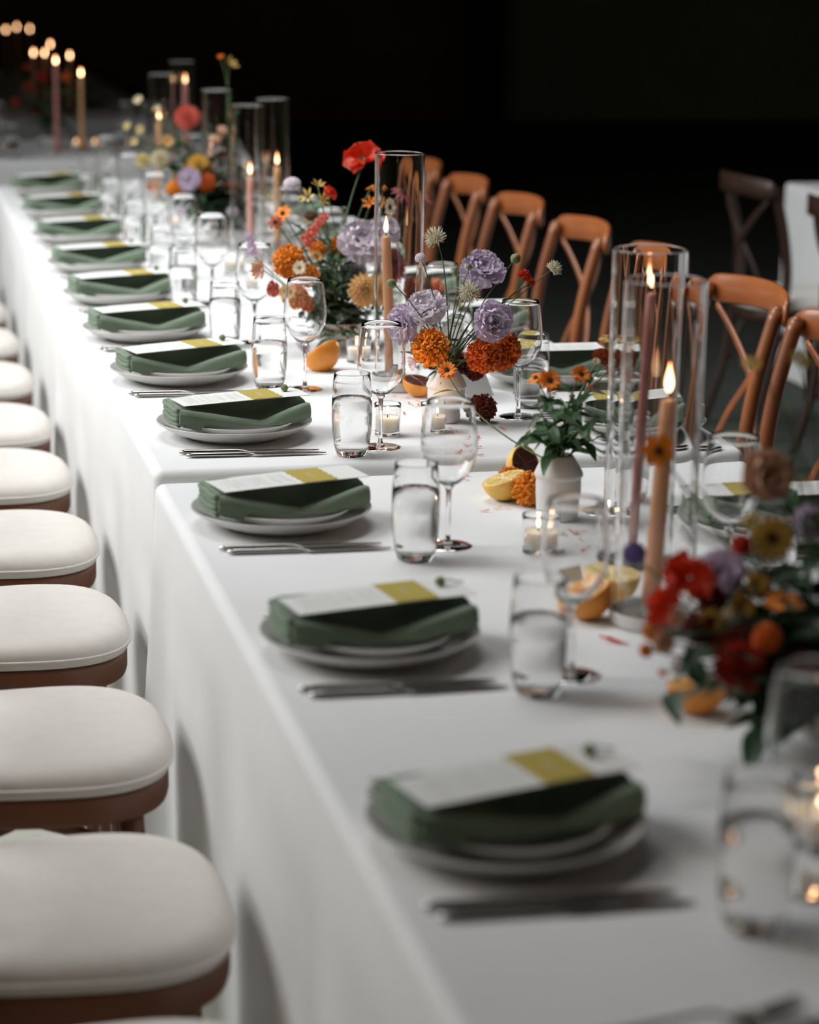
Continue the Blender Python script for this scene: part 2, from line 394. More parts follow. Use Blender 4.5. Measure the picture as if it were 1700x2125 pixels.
# ------------------------------------------------------------------ cross-back chairs
def seat_pt(a, s=1.0, hx=.205, hy=.212):
    c, sn = math.cos(a), math.sin(a); n = 3.0
    x = hx*math.copysign(abs(c)**(2/n), c); y = hy*math.copysign(abs(sn)**(2/n), sn)
    y *= 1-.10*sstep((hx-x)/(2*hx))
    return x*s, y*s
def seat_slab(mb, levels, seg=56):
    vs = []; fs = []
    for (s, z) in levels: vs += [(*seat_pt(2*PI*k/seg, s), z) for k in range(seg)]
    for j in range(len(levels)-1): fs += [(j*seg+k, j*seg+(k+1) % seg, (j+1)*seg+(k+1) % seg, (j+1)*seg+k) for k in range(seg)]
    fs += [tuple(range(seg-1, -1, -1)), tuple((len(levels)-1)*seg+k for k in range(seg))]
    mb.add(vs, fs)
CM = {}
def chair_meshes():
    b = MB(); seat_slab(b, [(.93, .400), (.965, .403), (.975, .410), (.975, .436), (.965, .442), (.93, .444)]); CM['seat_frame'] = b.mesh('seat_frame', MAT['seat_wood'])
    b = MB(); seat_slab(b, [(.94, .444), (.985, .447), (1.0, .455), (1.0, .463), (.985, .471), (.955, .479), (.90, .486), (.80, .492), (.62, .4955), (.40, .497), (.15, .4975)]); CM['cushion'] = b.mesh('cushion', MAT['cushion'])
    b = MB(); pts = [(*seat_pt(2*PI*k/56, 1.003), .4600) for k in range(57)]; tube(b, pts, .0028, 6, cap=False); CM['piping'] = b.mesh('piping', MAT['cushion'])
    for s in (-1, 1):
        b = MB(); tube(b, [(.135, s*.150, .402), (.142, s*.153, .30), (.158, s*.165, 0)], [.018, .0165, .0125], 10); CM['leg', s] = b.mesh('leg', MAT['seat_wood'])
        p = catmull([(-.235, s*.185, 0), (-.165, s*.188, .22), (-.135, s*.192, .42), (-.116, s*.196, .55), (-.134, s*.199, .70), (-.174, s*.199, .856)], 5)
        b = MB(); tube(b, p, [.0135+.003*min(1, i/8) for i in range(len(p))], 10)
        # rounded tip
        lathe(b, [(.0155, 0), (.013, .006), (.007, .010), (0, .0115)], 10, Matrix.Translation(p[-1]))
        CM['back_post', s] = b.mesh('back_post', MAT['wood'])
        def bx(y): return -.172-.052*(1-(y/.2)**2)
        c = catmull([(0, s*.168, .815), (0, s*.078, .735), (0, 0, .665), (0, -s*.078, .570), (0, -s*.125, .440)], 5)
        q = []
        for i, v in enumerate(c):
            y = v.y; lean = (.83-v.z)*.13; q.append((bx(y)+lean + (.0045 if s > 0 else -.0045)*(1-abs(2*i/(len(c)-1)-1)), y, v.z))
        q[-1] = (q[-1][0]+.02, q[-1][1], q[-1][2])
        b = MB(); strip(b, q, lambda i: (0, 1, 0), .024, .007); CM['cross_brace', s] = b.mesh('cross_brace', MAT['wood'])
    n = 24; q = []; w = []
    for i in range(n+1):
        y = -.222+.444*i/n; e = abs(y)/.222
        q.append((-.185-.055*(1-(y/.222)**2), y, .848+.010*(1-e*e))); w.append(.066*(1-.45*max(0, (e-.86)/.14)**2))
    b = MB(); strip(b, q, (0, 0, 1), w, .013); CM['top_rail'] = b.mesh('top_rail', MAT['wood_rail'])
    b = MB()
    lathe(b, [(0, 0), (.005, .0003), (.0045, .002), (0, .003)], 10); CM['bolt'] = b.mesh('bolt', MAT['steel'])
    # bent braces under the seat, on the sides and in front
    def arc(p0, p1, m0): return catmull([p0, m0, p1], 6)
    for s in (-1, 1):
        b = MB(); tube(b, arc((.148, s*.158, .235), (.01, s*.158, .398), (.10, s*.158, .355)), .0095, 8)
        tube(b, arc((-.150, s*.17, .235), (-.03, s*.158, .398), (-.11, s*.165, .355)), .0095, 8); CM['bent_brace', s] = b.mesh('bent_brace', MAT['seat_wood'])
    b = MB(); tube(b, arc((.15, -.155, .235), (.135, -.02, .398), (.142, -.105, .355)), .0095, 8)
    tube(b, arc((.15, .155, .235), (.135, .02, .398), (.142, .105, .355)), .0095, 8); CM['front_brace'] = b.mesh('bent_brace', MAT['seat_wood'])
chair_meshes()
def make_chair(label, loc, rz, group):
    t = thing('crossback_chair', label, 'chair', loc, rz, group)
    part('seat_frame', CM['seat_frame'], t)
    c = part('cushion', CM['cushion'], t); part('piping', CM['piping'], c)
    for s in (-1, 1):
        part('leg', CM['leg', s], t)
        part('back_post', CM['back_post', s], t); x = part('cross_brace', CM['cross_brace', s], t)
        part('bolt', CM['bolt'], x, (-.112-.03, -s*.118, .474), (0, PI/2, 0), label='steel bolt')
        part('bent_brace', CM['bent_brace', s], t)
    part('bent_brace', CM['front_brace'], t)
    part('top_rail', CM['top_rail'], t)
    return t
ORD = ['nearest', 'second nearest', 'third nearest', 'fourth nearest', 'fifth nearest', 'sixth nearest', 'seventh nearest', 'eighth nearest', 'ninth nearest', 'tenth nearest', 'eleventh nearest', 'farthest']
g = 'crossback chairs along the left side of the long table'
c0 = make_chair('cream-cushioned chair at the bottom edge of the photo, a sliver of its seat showing', (-.235, 2.045, 0), 0, g)
LC = [(-.240, 2.585), (-.235, 3.205), (-.232, 3.800), (-.228, 4.375), (-.228, 4.975), (-.228, 5.53), (-.228, 6.15), (-.228, 6.77), (-.228, 7.38), (-.23, 8.0)]
for i, (x, y) in enumerate(LC):
    copy_thing(c0, 'chair with cream cushion, %s whole seat of the left row' % ORD[i] if i < 9 else 'wooden chair with cream cushion at the far end of the left row', (x, y, 0), RNG.uniform(-.03, .03))
g2 = 'crossback chairs along the right side of the long table'
r0 = make_chair('glossy brown crossback chair cut off by the right edge of the photo', (1.262, 4.20, 0), PI+.05, g2)
RC = [(1.262, 4.745, .02), (1.262, 5.37, -.03), (1.262, 5.985, 0), (1.262, 6.62, .02), (1.262, 7.25, 0), (1.262, 7.88, 0)]
RL = ['brown crossback chair whose broad top rail shows behind the two tall glass cylinders', 'brown crossback chair left of the tall glass cylinders, glare on its rail',
      'brown crossback chair behind the drooping seed heads of the right white vase', 'brown crossback chair, fourth nearest of the right row', 'brown crossback chair just right of the middle tall glass cylinder', 'brown crossback chair half hidden behind the middle glass cylinder, farthest of the right row']
for (x, y, a), l in zip(RC, RL): copy_thing(r0, l, (x, y, 0), PI+a)
g3 = 'dim chairs at the neighbouring table on the right'
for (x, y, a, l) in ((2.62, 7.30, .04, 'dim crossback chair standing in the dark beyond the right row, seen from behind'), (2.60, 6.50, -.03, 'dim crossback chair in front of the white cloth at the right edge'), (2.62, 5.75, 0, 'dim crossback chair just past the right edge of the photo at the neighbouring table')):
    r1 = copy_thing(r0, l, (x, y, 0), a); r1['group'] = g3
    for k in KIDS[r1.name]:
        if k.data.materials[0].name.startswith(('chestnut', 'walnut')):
            k.material_slots[0].link = 'OBJECT'; k.material_slots[0].material = MAT['wood_dark']  # same chair wood, recoloured darker for the poor light back there
        for kk in KIDS.get(k.name, []): pass
folding_table('banquet table under the white cloth at the right edge', 3.03, 4.0, 5.2, 8.35, T)
tablecloth('white tablecloth on the neighbouring table at the right edge', 3.01, 4.02, 5.18, 8.38, T, (), 5, .02)
# ------------------------------------------------------------------ tableware meshes
def ztop(y): return T+RISE if 3.618 < y < 5.60 else T
PLATE = [(0, .003), (.070, .003), (.074, 0), (.081, 0), (.085, .004), (.112, .0125), (.1335, .0262), (.1352, .0282), (.1345, .0296), (.1325, .0290), (.118, .0175), (.100, .0098), (.085, .0072), (0, .0065)]
b = MB(); lathe(b, PLATE, 72); ME_PLATE = b.mesh('dinner_plate', MAT['plate'])
SAL = [(0, .002), (.050, .002), (.053, 0), (.058, 0), (.062, .003), (.085, .0095), (.0995, .0200), (.1005, .0216), (.0995, .0226), (.098, .0220), (.086, .0130), (.070, .0070), (.060, .0058), (0, .0055)]
b = MB(); lathe(b, SAL, 64); ME_SAL = b.mesh('salad_plate', MAT['plate'])

def napkin_mesh(seed, vx, deep):
    """a folded napkin: thick pad whose front fold sags in a V; z is measured from the dinner plate's well"""
    b = MB(); NX = 48; H = .0605; hl = .117; secs = []
    for i in range(NX+1):
        x = -hl+2*hl*i/NX; sx = (x-vx)/((hl-vx) if x > vx else (hl+vx))
        e = math.sqrt(sx*sx+.004)/math.sqrt(1.004); e = min(1, e*(1.10-.10*e)+.03*fn(x*25, seed))
        mid = 1-(x/hl)**2
        zb = .0245-.0075*sstep(mid*1.6)
        if x > vx: e = e**.85
        ze = zb+.007+(H-.006-zb-.007)*e
        e2 = e**(1.2+deep); zf = zb+.004
        def mx(a, c): return a+(c-a)*e2
        w = .0025*fn(x*30, seed); wd = .006 if x > vx else 0
        yr = -.047-.004*fn(x*14, seed+3)-.010*(1-e)*0-.004*e
        sec = [(.040, zb), (.048, zb+.010), (.047, H-.008), (.040, H), (.028, H-.001), (.016, mx(H-.008, H-.001)), (.000, mx(zf+.006, H-.003)+w), (-.020, mx(zf, H-.005)),
               (yr+.016+wd, mx(zf, ze-.002)), (yr+.006+wd*.5, ze), (yr, ze+.0008), (yr-.006, ze-.004), (yr-.009, max(ze-.012-wd, zb+.004)), (yr-.003, zb+.0012), (-.030, zb)]
        lft = sstep((x+hl)/.010)*sstep((hl-x)/.010); cz = .042
        sec = [(y*(.97+.03*lft), cz+(z-cz)*(.86+.14*lft)) for y, z in sec]
        secs.append([Vector((x, y, z)) for y, z in sec])
    rows = [catmull(s_, 3, True) for s_ in secs]; m = len(rows[0])
    vs = [p for r in rows for p in r]
    fs = [(i*m+k, i*m+(k+1) % m, (i+1)*m+(k+1) % m, (i+1)*m+k) for i in range(NX) for k in range(m)]
    b.add(vs, fs)
    b.add(rows[0], [tuple(range(m-1, -1, -1))]); b.add(rows[-1], [tuple(range(m))])
    return b.mesh('napkin', MAT['napkin'])
NAP = [napkin_mesh(1, .018, .3), napkin_mesh(5, .034, .1), napkin_mesh(9, .002, .5)]
def layer_mesh(k):
    # one rounded fold edge at the napkin's left end
    b = MB(); z = .0275+.0086*k; q = []
    for j in range(13):
        y = -.051+.092*j/12; q.append((-.1165-.0035*(1-(2*j/12-1)**4)-.0015*(k % 2), y, z+.0012*math.sin(j*.8+k)))
    tube(b, q, .0043, 8, flat=(1.0, .8)); return b.mesh('fold_edge', MAT['napkin'])
LAY = [layer_mesh(k) for k in range(4)]
def card_mesh():
    b = MB(); L, Wd = .1155, .0425
    vs, fs = grid(lambda u, v: (-L+2*L*u, -Wd+2*Wd*v, .0006*math.sin(u*3.1)), 12, 1)
    n = len(vs); b.add([(x, y, z+.0008) for x, y, z in vs], fs); b.add(vs, [tuple(reversed(f)) for f in fs])
    ring = [i*2 for i in range(13)]+[i*2+1 for i in range(12, -1, -1)]
    b.f += [(ring[k], ring[(k+1) % 26], n+ring[(k+1) % 26], n+ring[k]) for k in range(26)]
    b.f = [f for f in b.f]
    return b.mesh('menu_card', MAT['card'], False)
ME_CARD = card_mesh()
def band_mesh():
    b = MB(); pts = []
    def edge(x0, sgn): return [(x0+sgn*.0032*abs(math.sin((y/.0845+.5)*PI*4.5)), y) for y in [-.0425+.085*k/36 for k in range(37)]]
    A = edge(.012, -1); B = edge(.063, 1)
    vs = [(x, y, .0016+.0006*math.sin((x/.231+.5)*3.1)) for x, y in A+B]; low = [(x, y, z-.0005) for x, y, z in vs]
    fs = [(k, 37+k, 38+k, k+1) for k in range(36)]
    b.add(vs, fs); b.add(low, [tuple(reversed(f)) for f in fs])
    n = 74
    b.f += [(k, k+1, n+k+1, n+k) for k in range(36)]+[(37+k+1, 37+k, n+37+k, n+38+k) for k in range(36)]
    return b.mesh('scalloped_band', MAT['tagc'], False)
ME_BAND = band_mesh()
def text_mesh(seed):
    r = random.Random(seed); b = MB()
    x = -.100
    while x < .000:
        w = r.uniform(.018, .034); y = -w
        if r.random() < .22: x += .0038; continue
        while y < w:
            l = r.uniform(.003, .008); z = .0016+.0006*math.sin((x/.231+.5)*3.1)
            b.add([(x, y, z), (x+.0011, y, z), (x+.0011, min(w, y+l), z), (x, min(w, y+l), z)], [(0, 1, 2, 3)]); y += l+.0016
        x += .0042
    return b.mesh('printed_lines', MAT['ink'], False)
ME_TEXT = [text_mesh(k) for k in range(2)]
def script_mesh():
    b = MB(); q = [(.037+.0035*math.sin(t*1.9)+.001*math.sin(t*5), -.014+.028*t/22, .0022) for t in range(23)]
    q2 = catmull(q, 3); strip(b, q2, (0, 0, 1), .0002, .0007)
    return b.mesh('handwritten_name', MAT['white_ink'], False)
ME_SCRIPT = script_mesh()
b = MB(); lathe(b, [(0, -.0062), (.004, -.005), (.0062, -.001), (.006, .003), (.0035, .0058), (.0012, .0068), (0, .0062)], 10, None, lambda a, z: 1+.08*math.cos(a*5)); ME_BUD = b.mesh('bud_head', MAT['podg'])
b = MB(); tube(b, [(0, 0, 0), (.008, .004, .001), (.020, .006, -.003), (.030, .010, -.0045)], .0008, 5); ME_BUDST = b.mesh('bud_stem', MAT['stem'])

def knife_mesh():
    b = MB(); n = 22; q = []; w = []; th = []
    for i in range(n+1):
        t = i/n; x = -.115+.235*t; q.append((x, 0, .0045-.0015*t))
    vs = []; seg = 10
    for i, (x, y, z) in enumerate(q):
        t = i/n
        if t < .42: ry, rz = .0052-.0012*t, .0040
        elif t < .50: ry, rz = .0042, .0032
        else:
            s = (t-.5)/.5; ry = .0085*math.sqrt(max(0.02, 1-s**3.2)); rz = .0010
        if i == 0: ry *= .6; rz *= .6
        sh = .003*sstep((t-.5)/.3)
        for k in range(seg):
            a = 2*PI*k/seg; vs.append((x, ry*math.cos(a)+sh, z+rz*math.sin(a)))
    fs = [(i*seg+k, i*seg+(k+1) % seg, (i+1)*seg+(k+1) % seg, (i+1)*seg+k) for i in range(n) for k in range(seg)]
    fs += [tuple(range(seg-1, -1, -1)), tuple(n*seg+k for k in range(seg))]
    b.add(vs, fs); return b.mesh('table_knife', MAT['steel'])
ME_KNIFE = knife_mesh()
def fork_mesh():
    b = MB()
    c = catmull([(-.10, 0, .004), (-.05, 0, .0045), (0, 0, .009), (.035, 0, .011), (.055, 0, .0045)], 4)
    strip(b, c, (0, 1, 0), [.011-.0055*sstep(i/(len(c)-1)*1.5)+(.004*sstep((i/(len(c)-1)-.75)/.25)) for i in range(len(c))], .0028)
    # palm of the fork and four tines
    p = catmull([(.053, 0, .0047), (.062, 0, .0032), (.078, 0, .0040)], 3); strip(b, p, (0, 1, 0), [.012+.011*sstep(i/(len(p)-1)*1.3) for i in range(len(p))], .0020)
    for k in range(4):
        y = (k-1.5)*.0062
        tube(b, catmull([(.077, y, .0040), (.095, y, .0075), (.116, y*.96, .0135)], 3), [.0019]*5+[.0014, .0009], 6)
    return b.mesh('dinner_fork', MAT['steel'])
ME_FORK = fork_mesh()

TUM_OUT = [(0, .0015), (.018, .0015), (.0205, 0), (.0235, .0008), (.0268, .006), (.0302, .020), (.0330, .045), (.0340, .070), (.0335, .100), (.0318, .125), (.0303, .1395)]
TUM_IN = [(.0291, .1395), (.0306, .125), (.0323, .100), (.0328, .070), (.0318, .045), (.0288, .022), (.0235, .0135), (.012, .0118), (0, .0115)]
b = MB(); lathe(b, TUM_OUT+[(.0302, .1402), (.0296, .1404)]+TUM_IN, 48); ME_TUM = b.mesh('tumbler_glass', MAT['glass'])
def water_mesh(h):
    o = .0003; pr = [(0, .0115-o), (.012, .0118-o), (.0235+o, .0135-o), (.0288+o, .022), (.0318+o, .045), (.0328+o, .070)]
    if h > .075: pr += [(.0325+o, h-.0008)]
    pr += [(.0312, h), (0, h)]
    b = MB(); lathe(b, pr, 48); return b.mesh('water', MAT['water'])
ME_WAT = [water_mesh(.098), water_mesh(.092), water_mesh(.103)]
b = MB()
lathe(b, [(0, .0022), (.012, .0030), (.030, .0018), (.0355, .0010), (.036, .0004), (.0355, 0), (.018, .0001), (0, .0003)], 40)
ME_WFOOT = b.mesh('foot', MAT['glass'])
b = MB(); lathe(b, [(0, .0025), (.0085, .0032), (.0045, .0085), (.0036, .020), (.0034, .060), (.0042, .083), (.008, .0895), (0, .0900)], 20); ME_WSTEM = b.mesh('stem', MAT['glass'])
WO = [(0, .0885), (.007, .0890), (.018, .0955), (.030, .109), (.0385, .127), (.0412, .145), (.0405, .163), (.0380, .185), (.0345, .207), (.0332, .2135)]
WI = [(.0323, .2135), (.0336, .207), (.0371, .185), (.0396, .163), (.0402, .145), (.0375, .1275), (.029, .110), (.017, .0972), (.006, .0925), (0, .0922)]
b = MB(); lathe(b, WO+[(.0328, .2139)]+WI, 48); ME_WBOWL = b.mesh('bowl', MAT['glass'])

def place_setting(px, py, rz, n, side, label_pos, seed, bud=True, cut=True, cards_turn=None):
    r = random.Random(seed); z = ztop(py); tg = 'place settings on the %s side of the long table' % side
    o = link('dinner_plate', ME_PLATE, None, (px, py, z), (0, 0, r.uniform(0, 6))); tag(o, 'large pale stoneware dinner plate, '+label_pos, 'plate', 'dinner plates on the %s side' % side)
    o = link('salad_plate', ME_SAL, None, (px+.006*math.cos(rz), py+.004, z+.0068), (0, 0, r.uniform(0, 6))); tag(o, 'small pale plate under the napkin, '+label_pos, 'plate', 'salad plates on the %s side' % side)
    a = rz+(r.uniform(.10, .20) if rz == 0 else r.uniform(-.12, -.02))
    t = thing('cloth_napkin', 'folded sage green napkin, '+label_pos, 'napkin', (px+.004, py, z+.0065), a-rz, 'green napkins on the %s side' % side)
    part('folded_body', NAP[seed % 3], t)
    for k in range(4): part('fold_edge', LAY[k], t)
    ca = a+(r.uniform(.05, .10) if rz == 0 else r.uniform(-.08, .0)); cx, cy_ = px+.010*math.cos(rz), py+.004
    zc = z+.0065+.0612
    t = thing('menu_card', 'white menu card with chartreuse band, '+label_pos, 'menu card', (cx, cy_, zc), 0, 'menu cards on the %s side' % side, rot=(0, -.02 if rz == 0 else .02, ca))
    part('card', ME_CARD, t); part('scalloped_band', ME_BAND, t); part('printed_lines', ME_TEXT[seed % 2], t); part('handwritten_name', ME_SCRIPT, t)
    if bud:
        ux = .086; t = thing('flower_bud', 'small green bud on the menu card, '+label_pos, 'flower bud', (cx+ux*math.cos(ca)-.006*math.sin(ca), cy_+ux*math.sin(ca)+.006*math.cos(ca), zc+.0085), a, 'buds on the menu cards of the %s side' % side)
        part('bud_head', ME_BUD, t, None, (0, -1.1, 0)); part('stem', ME_BUDST, t, (.004, 0, 0))
    if cut:
        s = 1 if rz == 0 else -1
        for j, (dy, dx, w) in enumerate(((-.150, .0, 'inner'), (-.176, .008, 'outer'))):
            o = link('table_knife', ME_KNIFE, None, (px+s*(.0+dx), py+s*dy, z+.0002), (0, 0, rz-.05+r.uniform(-.02, .02))); tag(o, 'polished %s knife, ' % w+label_pos, 'knife', 'knives on the %s side' % side)
        for j, (dy, dx, w) in enumerate(((.153, .0, 'inner'), (.180, .010, 'outer'))):
            o = link('dinner_fork', ME_FORK, None, (px+s*(-.006+dx), py+s*dy, z), (0, 0, rz+.02+r.uniform(-.03, .03))); tag(o, 'polished %s fork, ' % w+label_pos, 'fork', 'forks on the %s side' % side)
TUMC = []; WGC = []
def tumbler(x, y, label, side, i):
    z = ztop(y)
    t = thing('water_glass', label, 'glass', (x, y, z), i*1.3, 'water glasses on the %s side' % side)
    part('tumbler', ME_TUM, t); part('water', ME_WAT[i % 3], t); return t
def wineglass(x, y, label, side, i=0):
    t = thing('wine_glass', label, 'glass', (x, y, ztop(y)), 0, 'wine glasses on the %s side' % side)
    part('foot', ME_WFOOT, t); part('stem', ME_WSTEM, t); part('bowl', ME_WBOWL, t); return t
# y of the plate, x, water glass xy, wine glass xy
LS = [(.146, 1.999, .307, 1.761, .385, 1.835), (.149, 2.638, .304, 2.434, .363, 2.494), (.154, 3.295, .303, 3.052, .368, 3.123),
      (.174, 3.885, .342, 3.689, .404, 3.748), (.149, 4.436, .308, 4.312, .375, 4.30), (.142, 4.956, .297, 4.814, .368, 4.86),
      (.144, 5.500, .284, 5.389, .36, 5.44), (.156, 6.174, .305, 5.97, .37, 6.03), (.160, 6.821, .305, 6.60, .37, 6.66),
      (.169, 7.506, .305, 7.27, .37, 7.33), (.176, 8.240, .305, 8.00, .37, 8.06)]
for i, (px, py, gx, gy, wx, wy) in enumerate(LS):
    pos = 'at the %s place of the left side' % ORD[i] if i < 10 else 'at the farthest place of the left side'
    place_setting(px, py, 0, i, 'left', pos, i+1, bud=i not in (2,))
    tumbler(gx, gy, 'stemless water glass, '+pos, 'left', i)
    wineglass(wx, wy, 'empty stemmed wine glass '+pos, 'left')
z = T
for j, (x, y, w) in enumerate(((.168, 1.585, 'upper'), (.190, 1.548, 'lower'))):
    o = link('dinner_fork', ME_FORK, None, (x, y, z), (0, 0, .06)); tag(o, 'polished fork cut by the bottom edge of the photo, the %s of the two' % w, 'fork', 'forks on the left side')
RS = [(.863, 3.10), (.863, 3.79), (.863, 4.30), (.863, 4.90), (.863, 5.46), (.863, 6.07), (.863, 6.70), (.863, 7.33), (.863, 7.96)]
RG = [(.715, 3.36, .66, 3.29), (.756, 4.05, .709, 3.968), (.74, 4.56, .69, 4.49), (.74, 5.12, .69, 5.05), (.74, 5.72, .69, 5.67), (.74, 6.30, .69, 6.24), (.74, 6.92, .69, 6.85), (.74, 7.55, .69, 7.48), (.74, 8.2, .69, 8.12)]
for i, ((px, py), (gx, gy, wx, wy)) in enumerate(zip(RS, RG)):
    pos = 'at the %s place of the right side' % ORD[i] if i < 8 else 'at the farthest place of the right side'
    place_setting(px, py, PI, i, 'right', pos, i+31, bud=False)
    tumbler(gx, gy, 'stemless water glass, '+pos, 'right', i)
    wineglass(wx, wy, 'empty stemmed wine glass '+pos, 'right')
wineglass(.680, 2.815, 'empty wine glass standing right of the two tall cylinders', 'right')
tumbler(.735, 2.80, 'water glass in front of the wine glass right of the tall cylinders', 'right', 3)

# ------------------------------------------------------------------ candles
def flame_mesh():
    b = MB(); lathe(b, [(0, 0), (.0022, .0015), (.0042, .006), (.0047, .010), (.0040, .016), (.0026, .022), (.0012, .028), (0, .033)], 14); return b.mesh('flame', MAT['flame'])
ME_FLAME = flame_mesh()
def add_flame(t, loc, s=1.0, lean=(0, 0)):
    b = part('wick', ME_WICK, t, loc); part('flame', ME_FLAME, t, (loc[0], loc[1], loc[2]+.006*s), (lean[0], lean[1], 0), s)
b = MB(); tube(b, [(0, 0, -.003), (.0003, 0, .005), (.0012, 0, .010)], .0009, 6); ME_WICK = b.mesh('wick', MAT['wick'])
def cyl_mesh(h, r):
    w = .0026; b = MB()
    lathe(b, [(0, .0), (r-.002, .0), (r, .002), (r, h-.001), (r-.0008, h), (r-w+.0008, h), (r-w, h-.001), (r-w, .007), (r-w-.002, .005), (0, .005)], 64, hold=.02)
    return b.mesh('glass_cylinder', MAT['glass'])
DISH = [(0, .0), (.052, .0), (.0555, .002), (.0565, .006), (.0572, .0185), (.0565, .0196), (.0550, .0190), (.0540, .007), (.052, .0048), (0, .0045)]
b = MB(); lathe(b, DISH, 56, hold=.009); ME_DISH = b.mesh('dish', MAT['ceramic'])
HOLD = [(0, .0), (.0145, .0), (.0150, .001), (.0150, .030), (.0145, .0315), (.0122, .0315), (.0118, .030), (.0118, .020), (0, .020)]
b = MB(); lathe(b, HOLD, 32, hold=.009); ME_HOLD = b.mesh('candle_cup', MAT['ceramic'])
def hurricane(x, y, h, r, label, dish=True):
    """clear glass cylinder; where the photo shows it, standing in a shallow white dish"""
    z = ztop(y)
    if dish:
        t = thing('ceramic_candle_dish', 'shallow white candle dish under the '+label.split(',')[0], 'dish', (x, y, z), 0, 'white candle dishes'); part('dish', ME_DISH, t); part('candle_cup', ME_HOLD, t, (0, 0, .0045+.0051))
        z += .0047
    o = link('glass_cylinder', cyl_mesh(h, r), None, (x, y, z)); tag(o, label, 'vase', 'tall glass candle cylinders')
def taper(x, y, zb, zt, wax, label, lean=(0, 0), r=.0108, fs=1.0):
    """slim candle from height zb to zt above the table; lean = top offset"""
    zz = ztop(y); t = thing('taper_candle', label, 'candle', (x, y, zz+zb), 0, 'slim taper candles')
    h = zt-zb; b = MB(); q = [(lean[0]*k/8, lean[1]*k/8, h*k/8) for k in range(9)]
    rr = [r*(1.0-.16*k/8) for k in range(9)]; tube(b, q, rr, 20)
    b2 = MB(); lathe(b, [(rr[-1], 0), (rr[-1]*.9, .0012), (rr[-1]*.35, .0030), (.001, .0038), (0, .0038)], 20, Matrix.Translation((lean[0], lean[1], h-.0002)))
    part('candle_wax', b.mesh('candle_wax', MAT[wax]), t); add_flame(t, (lean[0], lean[1], h+.003), fs)
VW = [(0, .009), (.0200, .009), (.0206, .011), (.0212, .034), (.0205, .0335), (.0120, .0322), (0, .0320)]
b = MB(); lathe(b, [(0, .001), (.018, .001), (.0205, 0), (.0222, .002), (.0236, .056), (.0232, .0572), (.0222, .0568), (.0218, .050), (.0208, .0095), (.018, .008), (0, .0078)], 44, hold=.02); ME_VG = b.mesh('votive_glass', MAT['glass'])
b = MB(); lathe(b, VW, 32, hold=.01); ME_VW = b.mesh('votive_wax', MAT['wax_white'])
def votive(x, y, label, light=False, s=1.0):
    t = thing('votive_candle', label, 'candle', (x, y, ztop(y)), 0, 'votive candles'); t.scale = (s, s, s)
    part('glass_cup', ME_VG, t); part('candle_wax', ME_VW, t); add_flame(t, (0, 0, .034), .55)
    if light:
        d = bpy.data.lights.new('votive_glow', 'POINT'); d.energy = .10; d.color = (1, .55, .25); d.shadow_soft_size = .004
        link('votive_glow', d, None, (x, y, ztop(y)+.063*s))
hurricane(.554, 4.282, .448, .0475, 'tall clear glass cylinder in the middle of the photo, a peach candle inside')
taper(.541, 4.280, .027, .293, 'wax_peach', 'peach taper candle inside the middle glass cylinder', (-.013, 0))
hurricane(.612, 2.986, .443, .0515, 'tallest glass cylinder at the right, the mauve candle inside', dish=False)
taper(.590, 2.986, .006, .380, 'wax_mauve', 'tall mauve taper candle inside the tallest right cylinder', (.022, 0), .0105)
hurricane(.532, 2.690, .438, .0515, 'front glass cylinder at the right, the short peach candle inside')
taper(.526, 2.686, .027, .290, 'wax_peach', 'peach taper candle in the front right cylinder, behind an orange zinnia', (.014, 0), .0120, 1.2)
hurricane(.583, 6.30, .425, .0475, 'fourth nearest tall glass cylinder, a blush candle inside')
taper(.590, 6.30, .027, .234, 'wax_blush', 'blush taper candle in the fourth nearest glass cylinder')
hurricane(.673, 6.42, .435, .0475, 'fifth nearest tall glass cylinder, a honey candle inside')
taper(.686, 6.42, .027, .250, 'wax_honey', 'honey taper candle in the fifth nearest glass cylinder')
hurricane(.575, 6.83, .436, .0475, 'glass cylinder beside the far bouquet, a pale pink candle inside')
taper(.560, 6.83, .027, .268, 'wax_blush', 'pale pink taper candle left of the blush candle, beside the far bouquet')
hurricane(.518, 7.67, .440, .0475, 'glass cylinder left of the far bouquet, a honey candle inside')
taper(.506, 7.67, .027, .288, 'wax_honey', 'honey taper candle left of the far bouquet')
hurricane(.665, 8.28, .455, .0475, 'farthest glass cylinder of the long table, behind the coral flower')
taper(.675, 8.28, .027, .375, 'wax_mauve', 'tall pink taper candle above the coral flower')
# candles on the far tables
for i, (x, y, h, wx, l) in enumerate(((.457, 10.0, .312, 'wax_honey', 'honey taper candle on the cross table, rightmost of the far lights'), (.344, 9.9, .368, 'wax_mauve', 'tall pink taper candle on the cross table, its stem visible'),
        (.601, 13.60, .297, 'wax_honey', 'brightest taper candle on the far dark table'), (.424, 12.42, .297, 'wax_blush', 'leftmost near taper candle on the far dark table'), (.487, 12.50, .293, 'wax_honey', 'second near taper candle on the far dark table'), (.598, 12.25, .29, 'wax_honey', 'rightmost near taper candle on the far dark table'),
        (.608, 16.80, .297, 'wax_honey', 'very far taper candle, the bright one at the top left'), (.495, 16.16, .297, 'wax_honey', 'very far taper candle at the left edge of the photo'), (.686, 16.6, .29, 'wax_blush', 'very far dim taper candle right of the bright one'))):
    taper(x, y, 0, h, wx, l)
votive(.437, 3.842, 'votive candle in a clear cup right of the water glass, in sharp focus', True)
votive(.521, 3.853, 'smaller votive candle seen through a wine glass, before the ribbed vase', True, .93)
votive(.536, 4.585, 'votive candle behind the cut orange, left of the middle cylinder', True, .93)
votive(.485, 3.060, 'votive candle left of the front ribbed vase, seen through a wine glass', True)
votive(.438, 1.925, 'large blurred votive candle at the right edge of the photo', True, 1.15)
votive(.47, 5.55, 'votive candle left of the flower bowl, behind the wine glasses', False)
